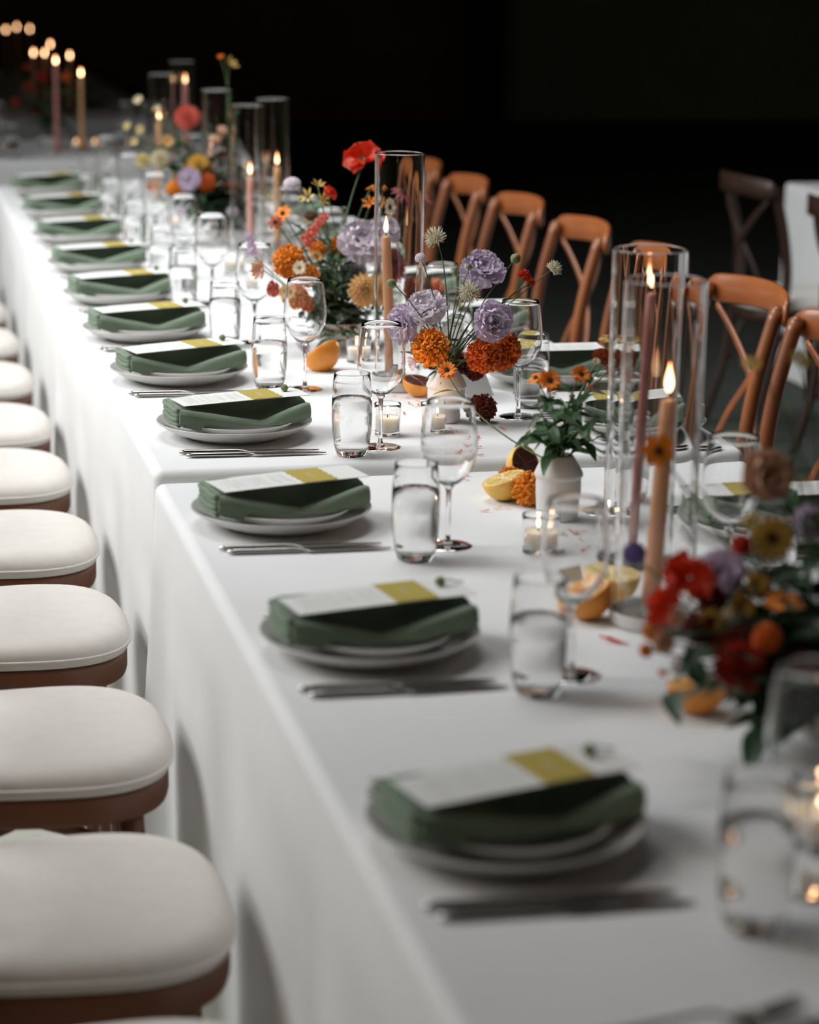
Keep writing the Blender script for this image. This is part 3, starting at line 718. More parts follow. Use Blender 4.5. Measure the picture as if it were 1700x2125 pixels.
votive(.50, 6.05, 'votive candle left of the blush taper', False)
votive(.455, 6.95, 'votive candle left of the far bouquet', False)
votive(.43, 10.0, 'left votive candle on the far table', False)
votive(.468, 10.1, 'middle votive candle on the far table', False)
votive(.51, 10.0, 'right votive candle on the far table', False)
# ------------------------------------------------------------------ flower meshes (facing +Z, radius about 1)
FR = random.Random(11)
def petal(b, M4, L, Wd, nu=5, nv=4, cup=.0, curl=.0, ruf=.0, tip=1.0, base=.25, seed=0, thick=0):
    """petal along +X, width Y; cup lifts the sides, curl lifts (or drops) the tip"""
    def f(u, v):
        s = 2*v-1; w = Wd*(base+(1-base)*math.sin(min(1, u*1.15)*PI/2))*math.sqrt(max(0, 1-max(0, (u-.62)/.38)**(2.2*tip)))*.5
        if u > .999: w = Wd*.12
        e = u*u
        return (L*u - L*.10*s*s*e, s*w, curl*L*u*u + cup*Wd*s*s*u + ruf*Wd*e*(math.sin(s*7+seed)*.5+fn(u*3, s*2.3, seed)))
    b.add(*grid(f, nu, nv), M4)
def TR(az, el=0, r0=0, z0=0, tw=0):
    return Matrix.Rotation(az, 4, 'Z') @ Matrix.Translation((r0, 0, z0)) @ Matrix.Rotation(-el, 4, 'Y') @ Matrix.Rotation(tw, 4, 'X')
def marigold(seed=0, dens=1.0):
    r = random.Random(seed); b = MB()
    lathe(b, [(0, -.55), (.45, -.42), (.66, -.1), (.60, .25), (.34, .52), (0, .60)], 16)
    rows = 10
    for k in range(rows):
        ph = (.10+1.85*k/(rows-1)); n = max(5, int(27*math.sin(min(ph, 1.57))*dens)+(2 if k < 8 else -2))
        for i in range(n):
            az = 2*PI*(i+.5*(k % 2)+r.uniform(-.25, .25))/n
            d = .54; el = PI/2-ph+r.uniform(-.3, .3); L = r.uniform(.32, .48)
            M4 = Matrix.Rotation(az, 4, 'Z') @ Matrix.Translation((d*math.sin(ph), 0, d*math.cos(ph)*.92)) @ Matrix.Rotation(-el, 4, 'Y') @ Matrix.Rotation(r.choice((0, PI/2, -PI/2))+r.uniform(-.7, .7), 4, 'X')
            petal(b, M4, L, r.uniform(.26, .38), 4, 5, r.uniform(-.1, .5), r.uniform(-.5, .5), .42, .7, .45, r.uniform(0, 9))
    return b
def lisianthus(seed=0):
    r = random.Random(seed); b = MB()
    for k, (n, el, L, W_, r0, cup, curl) in enumerate(((6, -.15, 1.0, 1.15, .05, .10, .22), (5, .30, 1.0, 1.15, .05, .18, .02), (5, .72, .88, 1.0, .05, .26, -.16), (5, 1.02, .72, .80, .04, .34, -.26), (4, 1.25, .56, .60, .03, .42, -.28), (3, 1.42, .42, .40, .02, .5, -.25))):
        for i in range(n):
            az = 2*PI*(i+.47*k+r.uniform(-.12, .12))/n; sd = r.uniform(0, 20); wv = L*r.uniform(.9, 1.08)
            def f(u, v):
                s_ = 2*v-1; w = W_*(.3+.7*math.sin(min(1, u*1.1)*PI/2))*.5*math.sqrt(max(.08, 1-max(0, (u-.6)/.4)**4*.75))
                e = u**2.5; fr = e*(.075*math.sin(s_*9+sd)+.05*math.sin(s_*17+sd*2)+.03*math.sin(s_*31+sd))
                return (wv*u*(1-.10*s_*s_*u)+.02*e*math.sin(s_*40+sd), s_*w*(1+.05*e*math.sin(sd)), curl*wv*u*u+cup*W_*s_*s_*u+fr*W_)
            b.add(*grid(f, 9, 16), TR(az, el+r.uniform(-.12, .12), r0, -.12+.02*k, r.uniform(-.2, .2)))
    return b
def daisy(seed=0, n=9, layers=2, W_=.42, cup=.08, curl=-.12, el=.12, ruf=.05):
    r = random.Random(seed); b = MB()
    for k in range(layers):
        for i in range(n):
            az = 2*PI*(i+.5*k)/n+r.uniform(-.1, .1)
            petal(b, TR(az, el+.25*k+r.uniform(-.12, .12), .12, .02*k, r.uniform(-.2, .2)), (.90-.12*k)*r.uniform(.92, 1.05), W_, 5, 4, cup, curl, ruf, .9, .3, r.uniform(0, 9))
    return b
def dahlia(seed=0, n=18, layers=6):
    r = random.Random(seed); b = MB()
    lathe(b, [(.0, -.1), (.16, -.02), (.17, .10), (.10, .20), (0, .22)], 10)
    for i in range(12): petal(b, TR(i*2.4, 1.25+.2*(i % 2), .03+.008*i, .04), .34, .17, 4, 3, .3, .1, .05, 1.0, .5, i)
    for k in range(layers):
        t = k/(layers-1); m = int(n*(1-.5*t))
        for i in range(m):
            az = 2*PI*(i+.5*(k % 2))/m+r.uniform(-.05, .05)
            petal(b, TR(az, -.12+1.25*t+r.uniform(-.06, .06), .10+.10*(1-t), -.05+.11*k/layers, 0), (.86-.56*t), .34-.12*t, 5, 4, .30, .12, .05, 1.0, .5, r.uniform(0, 9))
    return b
def poppy(seed=0):
    r = random.Random(seed); b = MB()
    for i, (az, el, L) in enumerate(((.2, .35, 1.05), (1.9, .85, .95), (3.4, .30, 1.05), (5.0, .75, .95), (4.2, .1, .9), (.9, .05, .85))):
        petal(b, TR(az, el, .04, 0, r.uniform(-.3, .3)), L, 1.35, 9, 10, .30, -.10, .14, 2.0, .3, r.uniform(0, 20))
    return b
def centre(rad=.24, h=.16, n=26, seed=0):
    r = random.Random(seed); b = MB(); lathe(b, [(0, -.03), (rad, -.02), (rad*.98, h*.4), (rad*.6, h*.9), (0, h)], 14)
    for i in range(n):
        a = i*2.39996; q = rad*.98*math.sqrt((i+.5)/n); z = h*(1-(q/rad)**2*.6)
        tube(b, [(q*math.cos(a), q*math.sin(a), z-.03), (q*1.15*math.cos(a), q*1.15*math.sin(a), z+.07+r.uniform(0, .05))], [.03, .022], 5)
    return b
def pod(seed=0, spikes=110, core=.42, half=False):
    r = random.Random(seed); b = MB(); lathe(b, [(0, -core), (core*.7, -core*.7), (core, 0), (core*.7, core*.7), (0, core)], 12)
    for i in range(spikes):
        z = 1-2*(i+.5)/spikes
        if z < -.55: continue
        a = i*2.39996; q = math.sqrt(1-z*z); d = Vector((q*math.cos(a), q*math.sin(a), z)); L = r.uniform(.85, 1.06)
        bend = Vector((r.uniform(-.12, .12), r.uniform(-.12, .12), .10))
        tube(b, [d*core*.8, d*(core+L)*.5+bend*.3, d*L+bend], [.042, .034, .026], 4)
        lathe(b, [(0, -.05), (.048, 0), (0, .05)], 5, Matrix.Translation(d*L+bend))
    return b
def tight(seed=0, n=70):
    r = random.Random(seed); b = MB(); lathe(b, [(0, -.6), (.5, -.45), (.75, 0), (.6, .3), (0, .45)], 14)
    for i in range(n):
        z = 1-1.35*(i+.5)/n; a = i*2.39996; q = math.sqrt(max(0, 1-z*z)); d = Vector((q*math.cos(a), q*math.sin(a), z*.6))
        lathe(b, [(0, -.10), (.11, -.02), (.10, .09), (0, .13)], 6, Matrix.Translation(d*.72) @ d.to_track_quat('Z', 'Y').to_matrix().to_4x4())
    return b
def budm(seed=0):
    b = MB(); lathe(b, [(0, -.95), (.35, -.85), (.80, -.35), (.88, .1), (.62, .62), (.25, .92), (0, .96)], 24, None, lambda a, z: 1+.07*math.cos(a*8)); return b
def spike(seed=0):
    r = random.Random(seed); b = MB()
    for i in range(46):
        t = (i+.5)/46; a = i*2.39996; q = .55*(1-.55*t); d = Vector((math.cos(a), math.sin(a), .5))
        petal(b, Matrix.Translation((0, 0, -1+2.3*t)) @ TR(a, r.uniform(.2, .8), .05, 0, r.uniform(-.5, .5)), q, .42, 3, 3, .3, .1, .1, 1, .5, i)
    return b
def leaf_mesh(name, L, Wd, fold=.25, droop=.35, m='green', lob=0, ruf=.0, tip=1.1):
    b = MB()
    def f(u, v):
        s = 2*v-1; w = Wd*.5*math.sin(PI*min(1, max(0, u))**.75)**.85*(1+lob*math.sin(u*16)) if 0 < u < 1 else Wd*.01
        return (L*u, s*w, abs(s)*w*fold*2-droop*L*u*u+ruf*L*math.sin(u*9+s*2))
    b.add(*grid(f, 10, 4)); return b.mesh(name, MAT[m])
LEAF = {k: leaf_mesh('leaf', *a) for k, a in dict(
    ovate=(.044, .022, .20, .30, 'green', 0, .02), ovate2=(.036, .019, .28, .5, 'green', 0, .03), lance=(.052, .0115, .15, .35, 'green_pale', 0, .01),
    dark=(.060, .024, .15, .35, 'green_dark', 0, .01), darkl=(.070, .014, .12, .30, 'green_dark', 0, .008), fern=(.050, .020, .1, .2, 'green', .45, .0), big=(.085, .040, .2, .3, 'green_dark', 0, .01)).items()}
FM = {}
def fmesh(kind, color, seed):
    key = (kind, color, seed)
    if key not in FM:
        mb = dict(marigold=marigold, lisianthus=lisianthus, dahlia=dahlia, poppy=poppy, pod=pod, tight=tight, bud=budm, spike=spike,
                  daisy=lambda s: daisy(s, 9, 2), zinnia=lambda s: daisy(s, 12, 2, .36, .1, -.18, .15), cosmos=lambda s: daisy(s, 7, 1, .62, .05, -.10, .05, .08),
                  cone=lambda s: daisy(s, 11, 1, .26, .1, -.5, .1, .05), star=lambda s: daisy(s, 6, 1, .30, .2, -.1, .55, .03), faded=lambda s: daisy(s, 10, 2, .40, .2, .25, .35, .15))[kind](seed)
        FM[key] = mb.mesh('blossom', MAT[color])
    return FM[key]
CENT = {c: centre(.24, .14, 26, 1).mesh('flower_centre', MAT[c]) for c in ('brown', 'ochre', 'podg')}
bb = MB(); lathe(bb, [(0, -.85), (.12, -.75), (.30, -.45), (.36, -.15), (.30, 0), (0, 0)], 12, None, lambda a, z: 1+.08*math.cos(a*6)); CALYX = bb.mesh('calyx', MAT['green'])
bb = MB(); lathe(bb, [(0, -2.3), (.14, -2.2), (.38, -1.3), (.50, -.5), (.46, -.1), (0, 0)], 12, None, lambda a, z: 1+.06*math.cos(a*6)); CALYXL = bb.mesh('calyx', MAT['green_pale'])
NAMES = dict(marigold='marigold', lisianthus='lisianthus', dahlia='dahlia', poppy='poppy', pod='seed_head', tight='scabiosa', bud='flower_bud', spike='flower_spike', daisy='zinnia', zinnia='zinnia', cosmos='cosmos_flower', cone='coneflower', star='lily_flower', faded='small_blossom')
CAMP = cam.matrix_world.translation.copy()
def flower(kind, color, head, r, face, base, label, group, ctr=None, stemc='stem', sr=.0011, bend=.6, leaves=0, leafk='ovate', seed=0, calyx=None, spin=None, mid=None):
    """one stem: head at the world point head, cut end at base (inside its vase)"""
    head = Vector(head); base = Vector(base); fc = Vector(face).normalized()
    t = thing(NAMES[kind], label, 'flower', base, 0, group)
    q = Vector((0, 0, 1)).rotation_difference(fc) @ Quaternion((0, 0, 1), seed*1.7 if spin is None else spin)
    bl = part('blossom', fmesh(kind, color, seed % 2), t, head-base, q, r)
    if ctr: part('flower_centre', CENT[ctr], bl)
    if calyx: part('calyx', CALYXL if calyx == 'long' else CALYX, bl)
    off = {'marigold': .45, 'bud': .9, 'pod': .4, 'tight': .5, 'spike': 1.0}.get(kind, .1)*r
    if calyx: off += (2.1 if calyx == 'long' else .7)*r
    h = head-fc*off; d = h-base
    ctrl = Vector((0, 0, d.z*bend)) if mid is None else Vector(mid)-base
    if mid is None: ctrl = Vector((d.x*.25, d.y*.25, d.z*bend))-fc*0
    pts = []
    h2 = d
    tip = Vector(h2)-fc*r*.8
    for k in range(13):
        u = k/12; pts.append((1-u)**3*Vector((0, 0, 0))+3*(1-u)**2*u*ctrl*.8+3*(1-u)*u*u*(ctrl*.4+tip*.6)+u**3*h2)
    b = MB(); tube(b, pts, [sr*(1.35-.35*k/12) for k in range(13)], 6); part('stem', b.mesh('stem', MAT[stemc]), t)
    for k in range(leaves):
        u = .22+.55*k/max(1, leaves-1)if leaves > 1 else .5; i = min(11, int(u*12)); p = pts[i]; az = seed+k*2.4
        s = FR.uniform(.8, 1.2)
        part('leaf', LEAF[leafk], t, p, (FR.uniform(-.4, .4), -FR.uniform(-.2, .8), az), s)
    return t
def sprig(base, top, label, group, n=9, leafk='ovate', sc=1.0, seed=0, stemc='stem', joined=False, spread=.9):
    """leafy stem with paired leaves, each leaf a part"""
    r = random.Random(seed*13+5); base = Vector(base); d = Vector(top)-base
    t = thing('foliage_sprig', label, 'foliage', base, 0, group)
    c = Vector((d.x*.3, d.y*.3, d.z*.65)); pts = [2*(1-u)*u*c+u*u*d for u in [k/10 for k in range(11)]]
    b = MB(); tube(b, pts, [.0014*(1.2-.6*k/10) for k in range(11)], 6); part('stem', b.mesh('stem', MAT[stemc]), t)
    jb = MB()
    for k in range(n):
        u = .30+.70*k/max(1, n-1); i = min(9, int(u*10)); f = u*10-i; p = pts[i]*(1-f)+pts[min(10, i+1)]*f
        az = math.atan2(d.y, d.x)+(k % 2)*PI+(k//2)*1.9+r.uniform(-.5, .5); s = sc*r.uniform(.75, 1.25)*(1.1-.3*u)
        rot = (r.uniform(-.5, .5), r.uniform(-.75, .35), az)
        if joined:
            from mathutils import Euler
            M4 = Matrix.Translation(p) @ Euler(rot).to_matrix().to_4x4() @ Matrix.Scale(s, 4)
            me = LEAF[leafk]; jb.add([v.co for v in me.vertices], [tuple(q.vertices) for q in me.polygons], M4)
        else: part('leaf', LEAF[leafk], t, p, rot, s)
    if joined:
        part('leaves', jb.mesh('leaves', LEAF[leafk].materials[0]), t, kind='stuff')
    return t

# ------------------------------------------------------------------ vases
VPROF = [(0, 0), (.0275, 0), (.0305, .0018), (.0325, .012), (.0342, .040), (.0345, .052), (.0342, .0635), (.0352, .0650), (.0368, .0668), (.0372, .0690), (.0362, .0725), (.0320, .0815), (.0262, .0905), (.0222, .0965), (.0205, .0990), (.0195, .0990), (.0190, .0975), (.0240, .0905), (.0300, .080), (.033, .068), (.030, .02), (0, .016)]
def rib(a, z): return 1+(.004*math.sin(z*2100) if z < .063 else 0)
pr2 = []
for k in range(len(VPROF)-1):
    (r0, z0), (r1, z1) = VPROF[k], VPROF[k+1]; pr2.append((r0, z0))
    if abs(z1-z0) > .006 and k < 6:
        m = int(abs(z1-z0)/.0012)
        pr2 += [(r0+(r1-r0)*j/m, z0+(z1-z0)*j/m) for j in range(1, m)]
pr2.append(VPROF[-1])
b = MB(); lathe(b, pr2, 56, None, rib); ME_VASE = b.mesh('ribbed_vase', MAT['ceramic'])
VB = (.568, 3.947, ztop(3.947)); VA = (.573, 3.257, ztop(3.257))
for p, l, rz in ((VB, 'white ribbed bottle vase with marigolds and lavender blooms, in the middle of the photo', .4), (VA, 'white ribbed bottle vase with small orange zinnias and green leaves, nearest of the two', 0)):
    o = link('bottle_vase', ME_VASE, None, p, (0, 0, rz)); tag(o, l, 'vase', 'white bottle vases'); 
    if p is VB: o.scale = (.98, .98, .96)
BOWLP = [(0, 0), (.030, 0), (.032, .002), (.031, .006), (.046, .018), (.058, .038), (.0625, .058), (.0615, .0592), (.0595, .058), (.055, .038), (.043, .021), (0, .012)]
b = MB(); lathe(b, BOWLP, 48); ME_BOWL = b.mesh('footed_bowl', MAT['ceramic'])
CB = Vector((.535, 4.764, ztop(4.764))); FB = Vector((.585, 6.62, T)); NB = Vector((.575, 2.235, T))
for p, l in ((CB, 'white footed bowl under the large orange bouquet left of the middle cylinder'), (FB, 'white footed bowl under the blurred bouquet farther down the table'), (NB, 'white footed bowl under the dark blurred bouquet at the right edge')):
    o = link('flower_bowl', ME_BOWL, None, p, None, 1.0); tag(o, l, 'bowl', 'white flower bowls')
# (vase, kind, colour, head, radius, facing, label, options)
HB = Vector((.33, 10.1, T)); KB = Vector((.62, 12.9, T))
FLOWERS = [
('VB', 'marigold', 'marigold', (0.526, 3.900, 0.907), 0.0366, (-0.6, -0.8, 0.15), 'bright orange marigold low on the left of the middle ribbed vase', {'sr': 0.0018}),
('VB', 'marigold', 'marigold_red', (0.623, 3.900, 0.890), 0.0342, (-0.2, -0.95, 0.05), 'red-orange marigold right of the middle ribbed vase, left of the pair', {}),
('VB', 'marigold', 'marigold_red', (0.666, 3.930, 0.893), 0.0380, (0.7, -0.7, 0.0), 'red-orange marigold right of the middle ribbed vase, right of the pair', {'sr': 0.0018}),
('VB', 'lisianthus', 'lilac', (0.532, 3.960, 0.968), 0.0378, (-0.35, -0.5, 0.75), 'pale lilac ruffled bloom above the bright orange marigold', {'calyx': 1}),
('VB', 'lisianthus', 'lav', (0.484, 3.930, 0.946), 0.0341, (-0.85, -0.45, -0.1), 'lavender ruffled bloom leaning far left over the wine glass', {'calyx': 1}),
('VB', 'lisianthus', 'lav', (0.632, 3.950, 1.036), 0.0386, (0.0, -0.6, 0.8), 'lavender ruffled bloom, highest of the middle vase', {'calyx': 1}),
('VB', 'lisianthus', 'lav', (0.633, 3.880, 0.953), 0.0357, (0.1, -0.98, 0.1), 'lavender ruffled bloom resting on the red-orange marigolds', {}),
('VB', 'faded', 'lilac', (0.504, 3.920, 0.878), 0.0171, (-0.9, -0.3, -0.2), 'small lilac floret under the bright orange marigold', {}),
('VB', 'pod', 'pod', (0.550, 3.970, 1.091), 0.0206, (-0.4, -0.3, 0.9), 'spiky beige seed head, tallest of the middle vase', {'sr': 0.0009, 'bend': 0.9}),
('VB', 'tight', 'lilac', (0.517, 3.950, 1.060), 0.0119, (-0.5, -0.5, 0.7), 'tiny tight lilac scabiosa on a curved stem', {'sr': 0.0009}),
('VB', 'pod', 'podg', (0.599, 3.990, 1.026), 0.0147, (-0.1, -0.2, 1), 'greenish spiky seed head between the two upper seed heads', {'sr': 0.0009}),
('VB', 'pod', 'pod', (0.601, 3.920, 1.001), 0.0205, (-0.2, -0.9, 0.4), 'spiky beige seed head in the centre of the middle vase', {'sr': 0.0009}),
('VB', 'pod', 'pod', (0.763, 3.950, 1.036), 0.0147, (0.75, -0.2, 0.65), 'half-open seed head leaning far right before the brown chair', {'sr': 0.0009, 'bend': 0.45}),
('VB', 'bud', 'podg', (0.459, 3.920, 1.019), 0.0101, (-0.85, -0.2, 0.45), 'striped green bud leaning left before the peach candle', {'sr': 0.0009, 'bend': 0.5}),
('VB', 'bud', 'podg', (0.695, 3.960, 1.054), 0.0104, (0.6, -0.1, 0.8), 'striped green bud on a straight stem leaning right', {'sr': 0.001, 'bend': 0.45}),
('VB', 'bud', 'podg', (0.601, 3.930, 1.045), 0.0060, (0, -0.1, 1), 'very small green bud before the highest lavender bloom', {'sr': 0.0007}),
('VB', 'marigold', 'poppy', (0.703, 3.930, 1.027), 0.0129, (0.35, -0.3, 0.9), 'small red marigold with a long green calyx', {'calyx': 'long', 'sr': 0.0013, 'bend': 0.5}),
('VB', 'marigold', 'poppy', (0.719, 3.940, 1.014), 0.0086, (0.6, -0.3, 0.7), 'tuft of red petals beside the small red marigold', {}),
('VB', 'marigold', 'marigold_dark', (0.593, 3.985, 0.864), 0.0262, (0.0, -0.9, 0.3), 'dark red marigold deep in the mouth of the middle vase', {}),
('VB', 'marigold', 'marigold_dark', (0.626, 3.970, 0.852), 0.0209, (0.2, -0.9, 0.3), 'dark red marigold behind the red-orange pair, low', {}),
('VA', 'zinnia', 'orange', (0.532, 3.800, 0.884), 0.0183, (-0.3, -0.75, 0.6), 'orange zinnia hanging before the mouth of the middle vase', {'ctr': 'brown', 'calyx': 1, 'leaves': 2, 'leafk': 'lance', 'mid': (0.5, 3.5, 0.845), 'sr': 0.0012}),
('VA', 'cosmos', 'orange', (0.537, 3.270, 0.965), 0.0145, (-0.5, -0.3, 0.8), 'small orange zinnia, leftmost of the nearest vase', {'ctr': 'brown', 'calyx': 1, 'leaves': 2}),
('VA', 'zinnia', 'orange', (0.544, 3.220, 0.969), 0.0193, (-0.1, -0.75, 0.65), 'small orange zinnia facing the camera, above the green leaves', {'ctr': 'brown', 'calyx': 1, 'leaves': 3}),
('VA', 'zinnia', 'orange', (0.598, 3.240, 0.974), 0.0173, (0.1, -0.7, 0.7), 'small orange zinnia, third from the left in the nearest vase', {'ctr': 'brown', 'calyx': 1, 'leaves': 3}),
('VA', 'dahlia', 'rust', (0.645, 3.270, 0.993), 0.0203, (0.1, -0.5, 0.8), 'rust-red double zinnia at the right of the nearest vase', {'calyx': 1, 'leaves': 3}),
('VA', 'cosmos', 'ochre', (0.672, 3.330, 1.012), 0.0192, (0.0, -0.2, 0.97), 'flat ochre zinnia seen edge-on above the rust-red one', {'ctr': 'brown', 'leaves': 1}),
('VA', 'faded', 'cream', (0.622, 3.240, 0.991), 0.0079, (-0.3, -0.6, 0.7), 'pale faded bud beside the rust-red zinnia', {}),
('VA', 'zinnia', 'rust', (0.646, 3.250, 0.976), 0.0116, (0.6, -0.6, 0.3), 'small rust zinnia under the rust-red one', {}),
('VA', 'faded', 'orange', (0.607, 3.220, 0.957), 0.0050, (0, -0.8, 0.5), 'tiny half-open orange bud among the green leaves', {}),
('VA', 'bud', 'podg', (0.579, 3.220, 0.945), 0.0050, (0, -0.5, 0.9), 'tiny green bud among the leaves of the nearest vase', {}),
('CB', 'marigold', 'marigold', (0.422, 4.740, 0.954), 0.0384, (-0.6, -0.75, 0.2), 'big orange marigold at the left of the orange bouquet', {'sr': 0.0018}),
('CB', 'marigold', 'marigold', (0.459, 4.720, 0.926), 0.0262, (-0.1, -0.9, 0.3), 'orange marigold right of the biggest marigold', {'sr': 0.0018}),
('CB', 'marigold', 'marigold', (0.423, 4.680, 0.889), 0.0300, (-0.4, -0.85, 0.1), 'orange marigold behind the wine glass rim', {'sr': 0.0018}),
('CB', 'marigold', 'marigold_red', (0.453, 4.700, 0.870), 0.0202, (0.2, -0.9, 0), 'small red-orange marigold low in the orange bouquet', {}),
('CB', 'marigold', 'marigold', (0.495, 4.800, 0.970), 0.0205, (0.0, -0.8, 0.5), 'small orange marigold above the cream zinnia', {}),
('CB', 'daisy', 'cream', (0.430, 4.660, 0.951), 0.0169, (-0.5, -0.8, 0.2), 'small cream zinnia before the big orange marigold', {'ctr': 'ochre'}),
('CB', 'faded', 'peach', (0.469, 4.690, 0.967), 0.0170, (0.1, -0.8, 0.6), 'peach bud above the small marigolds', {}),
('CB', 'dahlia', 'peach', (0.572, 4.680, 0.898), 0.0373, (0.05, -0.98, 0.15), 'round peach-yellow zinnia facing the camera beside the middle cylinder', {'ctr': 'ochre'}),
('CB', 'daisy', 'peach', (0.395, 4.620, 0.908), 0.0178, (-0.4, -0.9, 0.1), 'small peach zinnia seen through the wine glass', {'ctr': 'ochre'}),
('CB', 'lisianthus', 'lilac', (0.581, 4.760, 0.992), 0.0489, (0.0, -0.75, 0.65), 'wide lilac ruffled bloom in the centre of the orange bouquet', {}),
('CB', 'lisianthus', 'lilac', (0.655, 4.860, 1.002), 0.0354, (0.3, -0.5, 0.8), 'lilac ruffled bloom seen through the middle cylinder', {}),
('CB', 'lisianthus', 'lav', (0.582, 4.840, 0.915), 0.0270, (0.0, -0.95, 0.0), 'pale lavender bloom deep in the orange bouquet', {}),
('CB', 'marigold', 'marigold', (0.550, 4.830, 0.972), 0.0279, (-0.2, -0.7, 0.6), 'orange marigold behind the wide lilac bloom', {}),
('CB', 'dahlia', 'red', (0.667, 4.840, 0.929), 0.0375, (0.2, -0.9, 0.3), 'deep red zinnia behind the peach candle', {}),
('CB', 'marigold', 'marigold_dark', (0.743, 4.920, 0.862), 0.0320, (0.4, -0.8, 0.3), 'rusty marigold at the right behind the middle cylinder', {}),
('CB', 'marigold', 'marigold_red', (0.791, 4.960, 0.857), 0.0258, (0.6, -0.7, 0.2), 'rusty orange marigold, rightmost of the orange bouquet', {}),
('CB', 'poppy', 'poppy', (0.596, 4.820, 1.156), 0.0410, (-0.45, -0.6, 0.65), 'tall red poppy standing above the orange bouquet', {'ctr': 'podg', 'sr': 0.0016, 'bend': 0.8}),
('CB', 'cone', 'maroon', (0.692, 4.840, 1.084), 0.0373, (0.3, -0.35, 0.85), 'maroon coneflower seen through the middle cylinder', {'ctr': 'brown', 'stemc': 'stem_brown'}),
('CB', 'faded', 'maroon', (0.758, 4.900, 1.057), 0.0158, (0.6, -0.2, 0.7), 'maroon floret right of the middle cylinder', {}),
('CB', 'daisy', 'cream', (0.645, 4.820, 1.056), 0.0237, (0.1, -0.9, 0.4), 'cream zinnia seen through the middle cylinder', {'ctr': 'brown'}),
('CB', 'star', 'orange', (0.618, 4.850, 1.061), 0.0207, (-0.5, -0.6, 0.6), 'ragged orange bloom left of the cream zinnia', {}),
('CB', 'star', 'orange', (0.631, 4.880, 1.097), 0.0208, (0.0, -0.3, -0.9), 'thin orange petals hanging under the red poppy', {}),
('CB', 'star', 'yellow', (0.481, 4.840, 1.078), 0.0226, (-0.6, -0.6, 0.5), 'yellow-orange lily bloom, left of its group', {'ctr': 'podg'}),
('CB', 'star', 'ochre', (0.506, 4.860, 1.100), 0.0196, (0.0, -0.4, 0.9), 'yellow-orange lily bloom, upper of its group', {}),
('CB', 'star', 'yellow', (0.507, 4.820, 1.073), 0.0184, (0.4, -0.8, 0.3), 'yellow-orange lily bloom, lower right of its group', {}),
('CB', 'poppy', 'poppy', (0.526, 4.840, 1.084), 0.0165, (0.5, -0.7, 0.5), 'small red bloom beside the yellow lilies', {}),
('CB', 'tight', 'lilac', (0.457, 4.900, 1.101), 0.0228, (-0.1, -0.3, 0.95), 'grey-lilac scabiosa head right of the honey candle', {'bend': 0.8}),
('CB', 'cosmos', 'rust', (0.399, 4.780, 1.032), 0.0182, (-0.6, -0.7, 0.3), 'rust-orange cosmos left of the bouquet, lower of the two', {'ctr': 'brown', 'bend': 0.3}),
('CB', 'cosmos', 'orange', (0.419, 4.800, 1.048), 0.0203, (-0.5, -0.6, 0.6), 'orange cosmos left of the bouquet, upper of the two', {'ctr': 'brown', 'bend': 0.3}),
('CB', 'spike', 'coral', (0.464, 4.700, 1.019), 0.0340, (0.55, -0.2, 0.75), 'slanting coral flower spike above the big orange marigold', {}),
('CB', 'tight', 'brown', (0.483, 4.820, 1.040), 0.0174, (-0.1, -0.3, 0.95), 'flat brown-green seed head in the orange bouquet', {}),
('CB', 'spike', 'lav', (0.340, 4.720, 0.988), 0.0260, (-0.3, -0.4, 0.8), 'lavender flower spike before the blush candle', {'bend': 0.2}),
('CB', 'faded', 'blush', (0.352, 4.660, 0.948), 0.0258, (-0.8, -0.5, 0.1), 'blush ball-shaped bloom at the far left of the orange bouquet', {'bend': 0.2}),
('CB', 'faded', 'lav', (0.448, 4.680, 0.790), 0.0222, (-0.6, -0.6, -0.5), 'lavender floret drooping left of the white bowl', {}),
('CB', 'faded', 'lilac', (0.479, 4.670, 0.764), 0.0171, (-0.3, -0.7, -0.6), 'lilac floret drooping onto the cloth before the white bowl', {}),
('CB', 'lisianthus', 'coral', (0.375, 4.660, 0.908), 0.0159, (-0.8, -0.5, 0.0), 'coral bloom at the left edge of the orange bouquet', {}),
('FB', 'dahlia', 'coral', (0.457, 6.600, 1.127), 0.0384, (-0.2, -0.9, 0.4), 'coral-red flower standing above the far bouquet', {'ctr': 'brown', 'sr': 0.0016, 'bend': 0.8}),
('FB', 'faded', 'cream', (0.338, 6.750, 1.163), 0.0195, (-0.4, -0.6, 0.6), 'cream bloom at the upper left of the far bouquet', {'bend': 0.6}),
('FB', 'faded', 'cream', (0.390, 6.750, 1.138), 0.0168, (-0.2, -0.6, 0.7), 'small cream bloom left of the coral-red flower', {}),
('FB', 'faded', 'butter', (0.305, 6.750, 1.091), 0.0168, (-0.5, -0.7, 0.3), 'small butter-yellow bloom, leftmost of the far bouquet', {'bend': 0.4}),
('FB', 'faded', 'butter', (0.338, 6.720, 1.082), 0.0181, (-0.3, -0.8, 0.3), 'small butter-yellow bloom, second from left of the far bouquet', {'bend': 0.4}),
('FB', 'faded', 'butter', (0.319, 6.700, 1.051), 0.0167, (-0.3, -0.8, 0.3), 'small butter-yellow bloom under the other two at the left', {'bend': 0.4}),
('FB', 'dahlia', 'butter', (0.332, 6.620, 1.004), 0.0234, (-0.3, -0.9, 0.2), 'pale yellow pompon at the left of the far bouquet', {}),
('FB', 'dahlia', 'cream', (0.380, 6.600, 1.009), 0.0302, (-0.1, -0.95, 0.2), 'cream pompon right of the pale yellow pompon', {}),
('FB', 'faded', 'peach', (0.411, 6.660, 1.052), 0.0236, (-0.2, -0.9, 0.3), 'peach bloom above the cream pompon', {}),
('FB', 'dahlia', 'yellow', (0.486, 6.580, 0.992), 0.0358, (0, -0.9, 0.4), 'yellow pompon under the coral-red flower', {}),
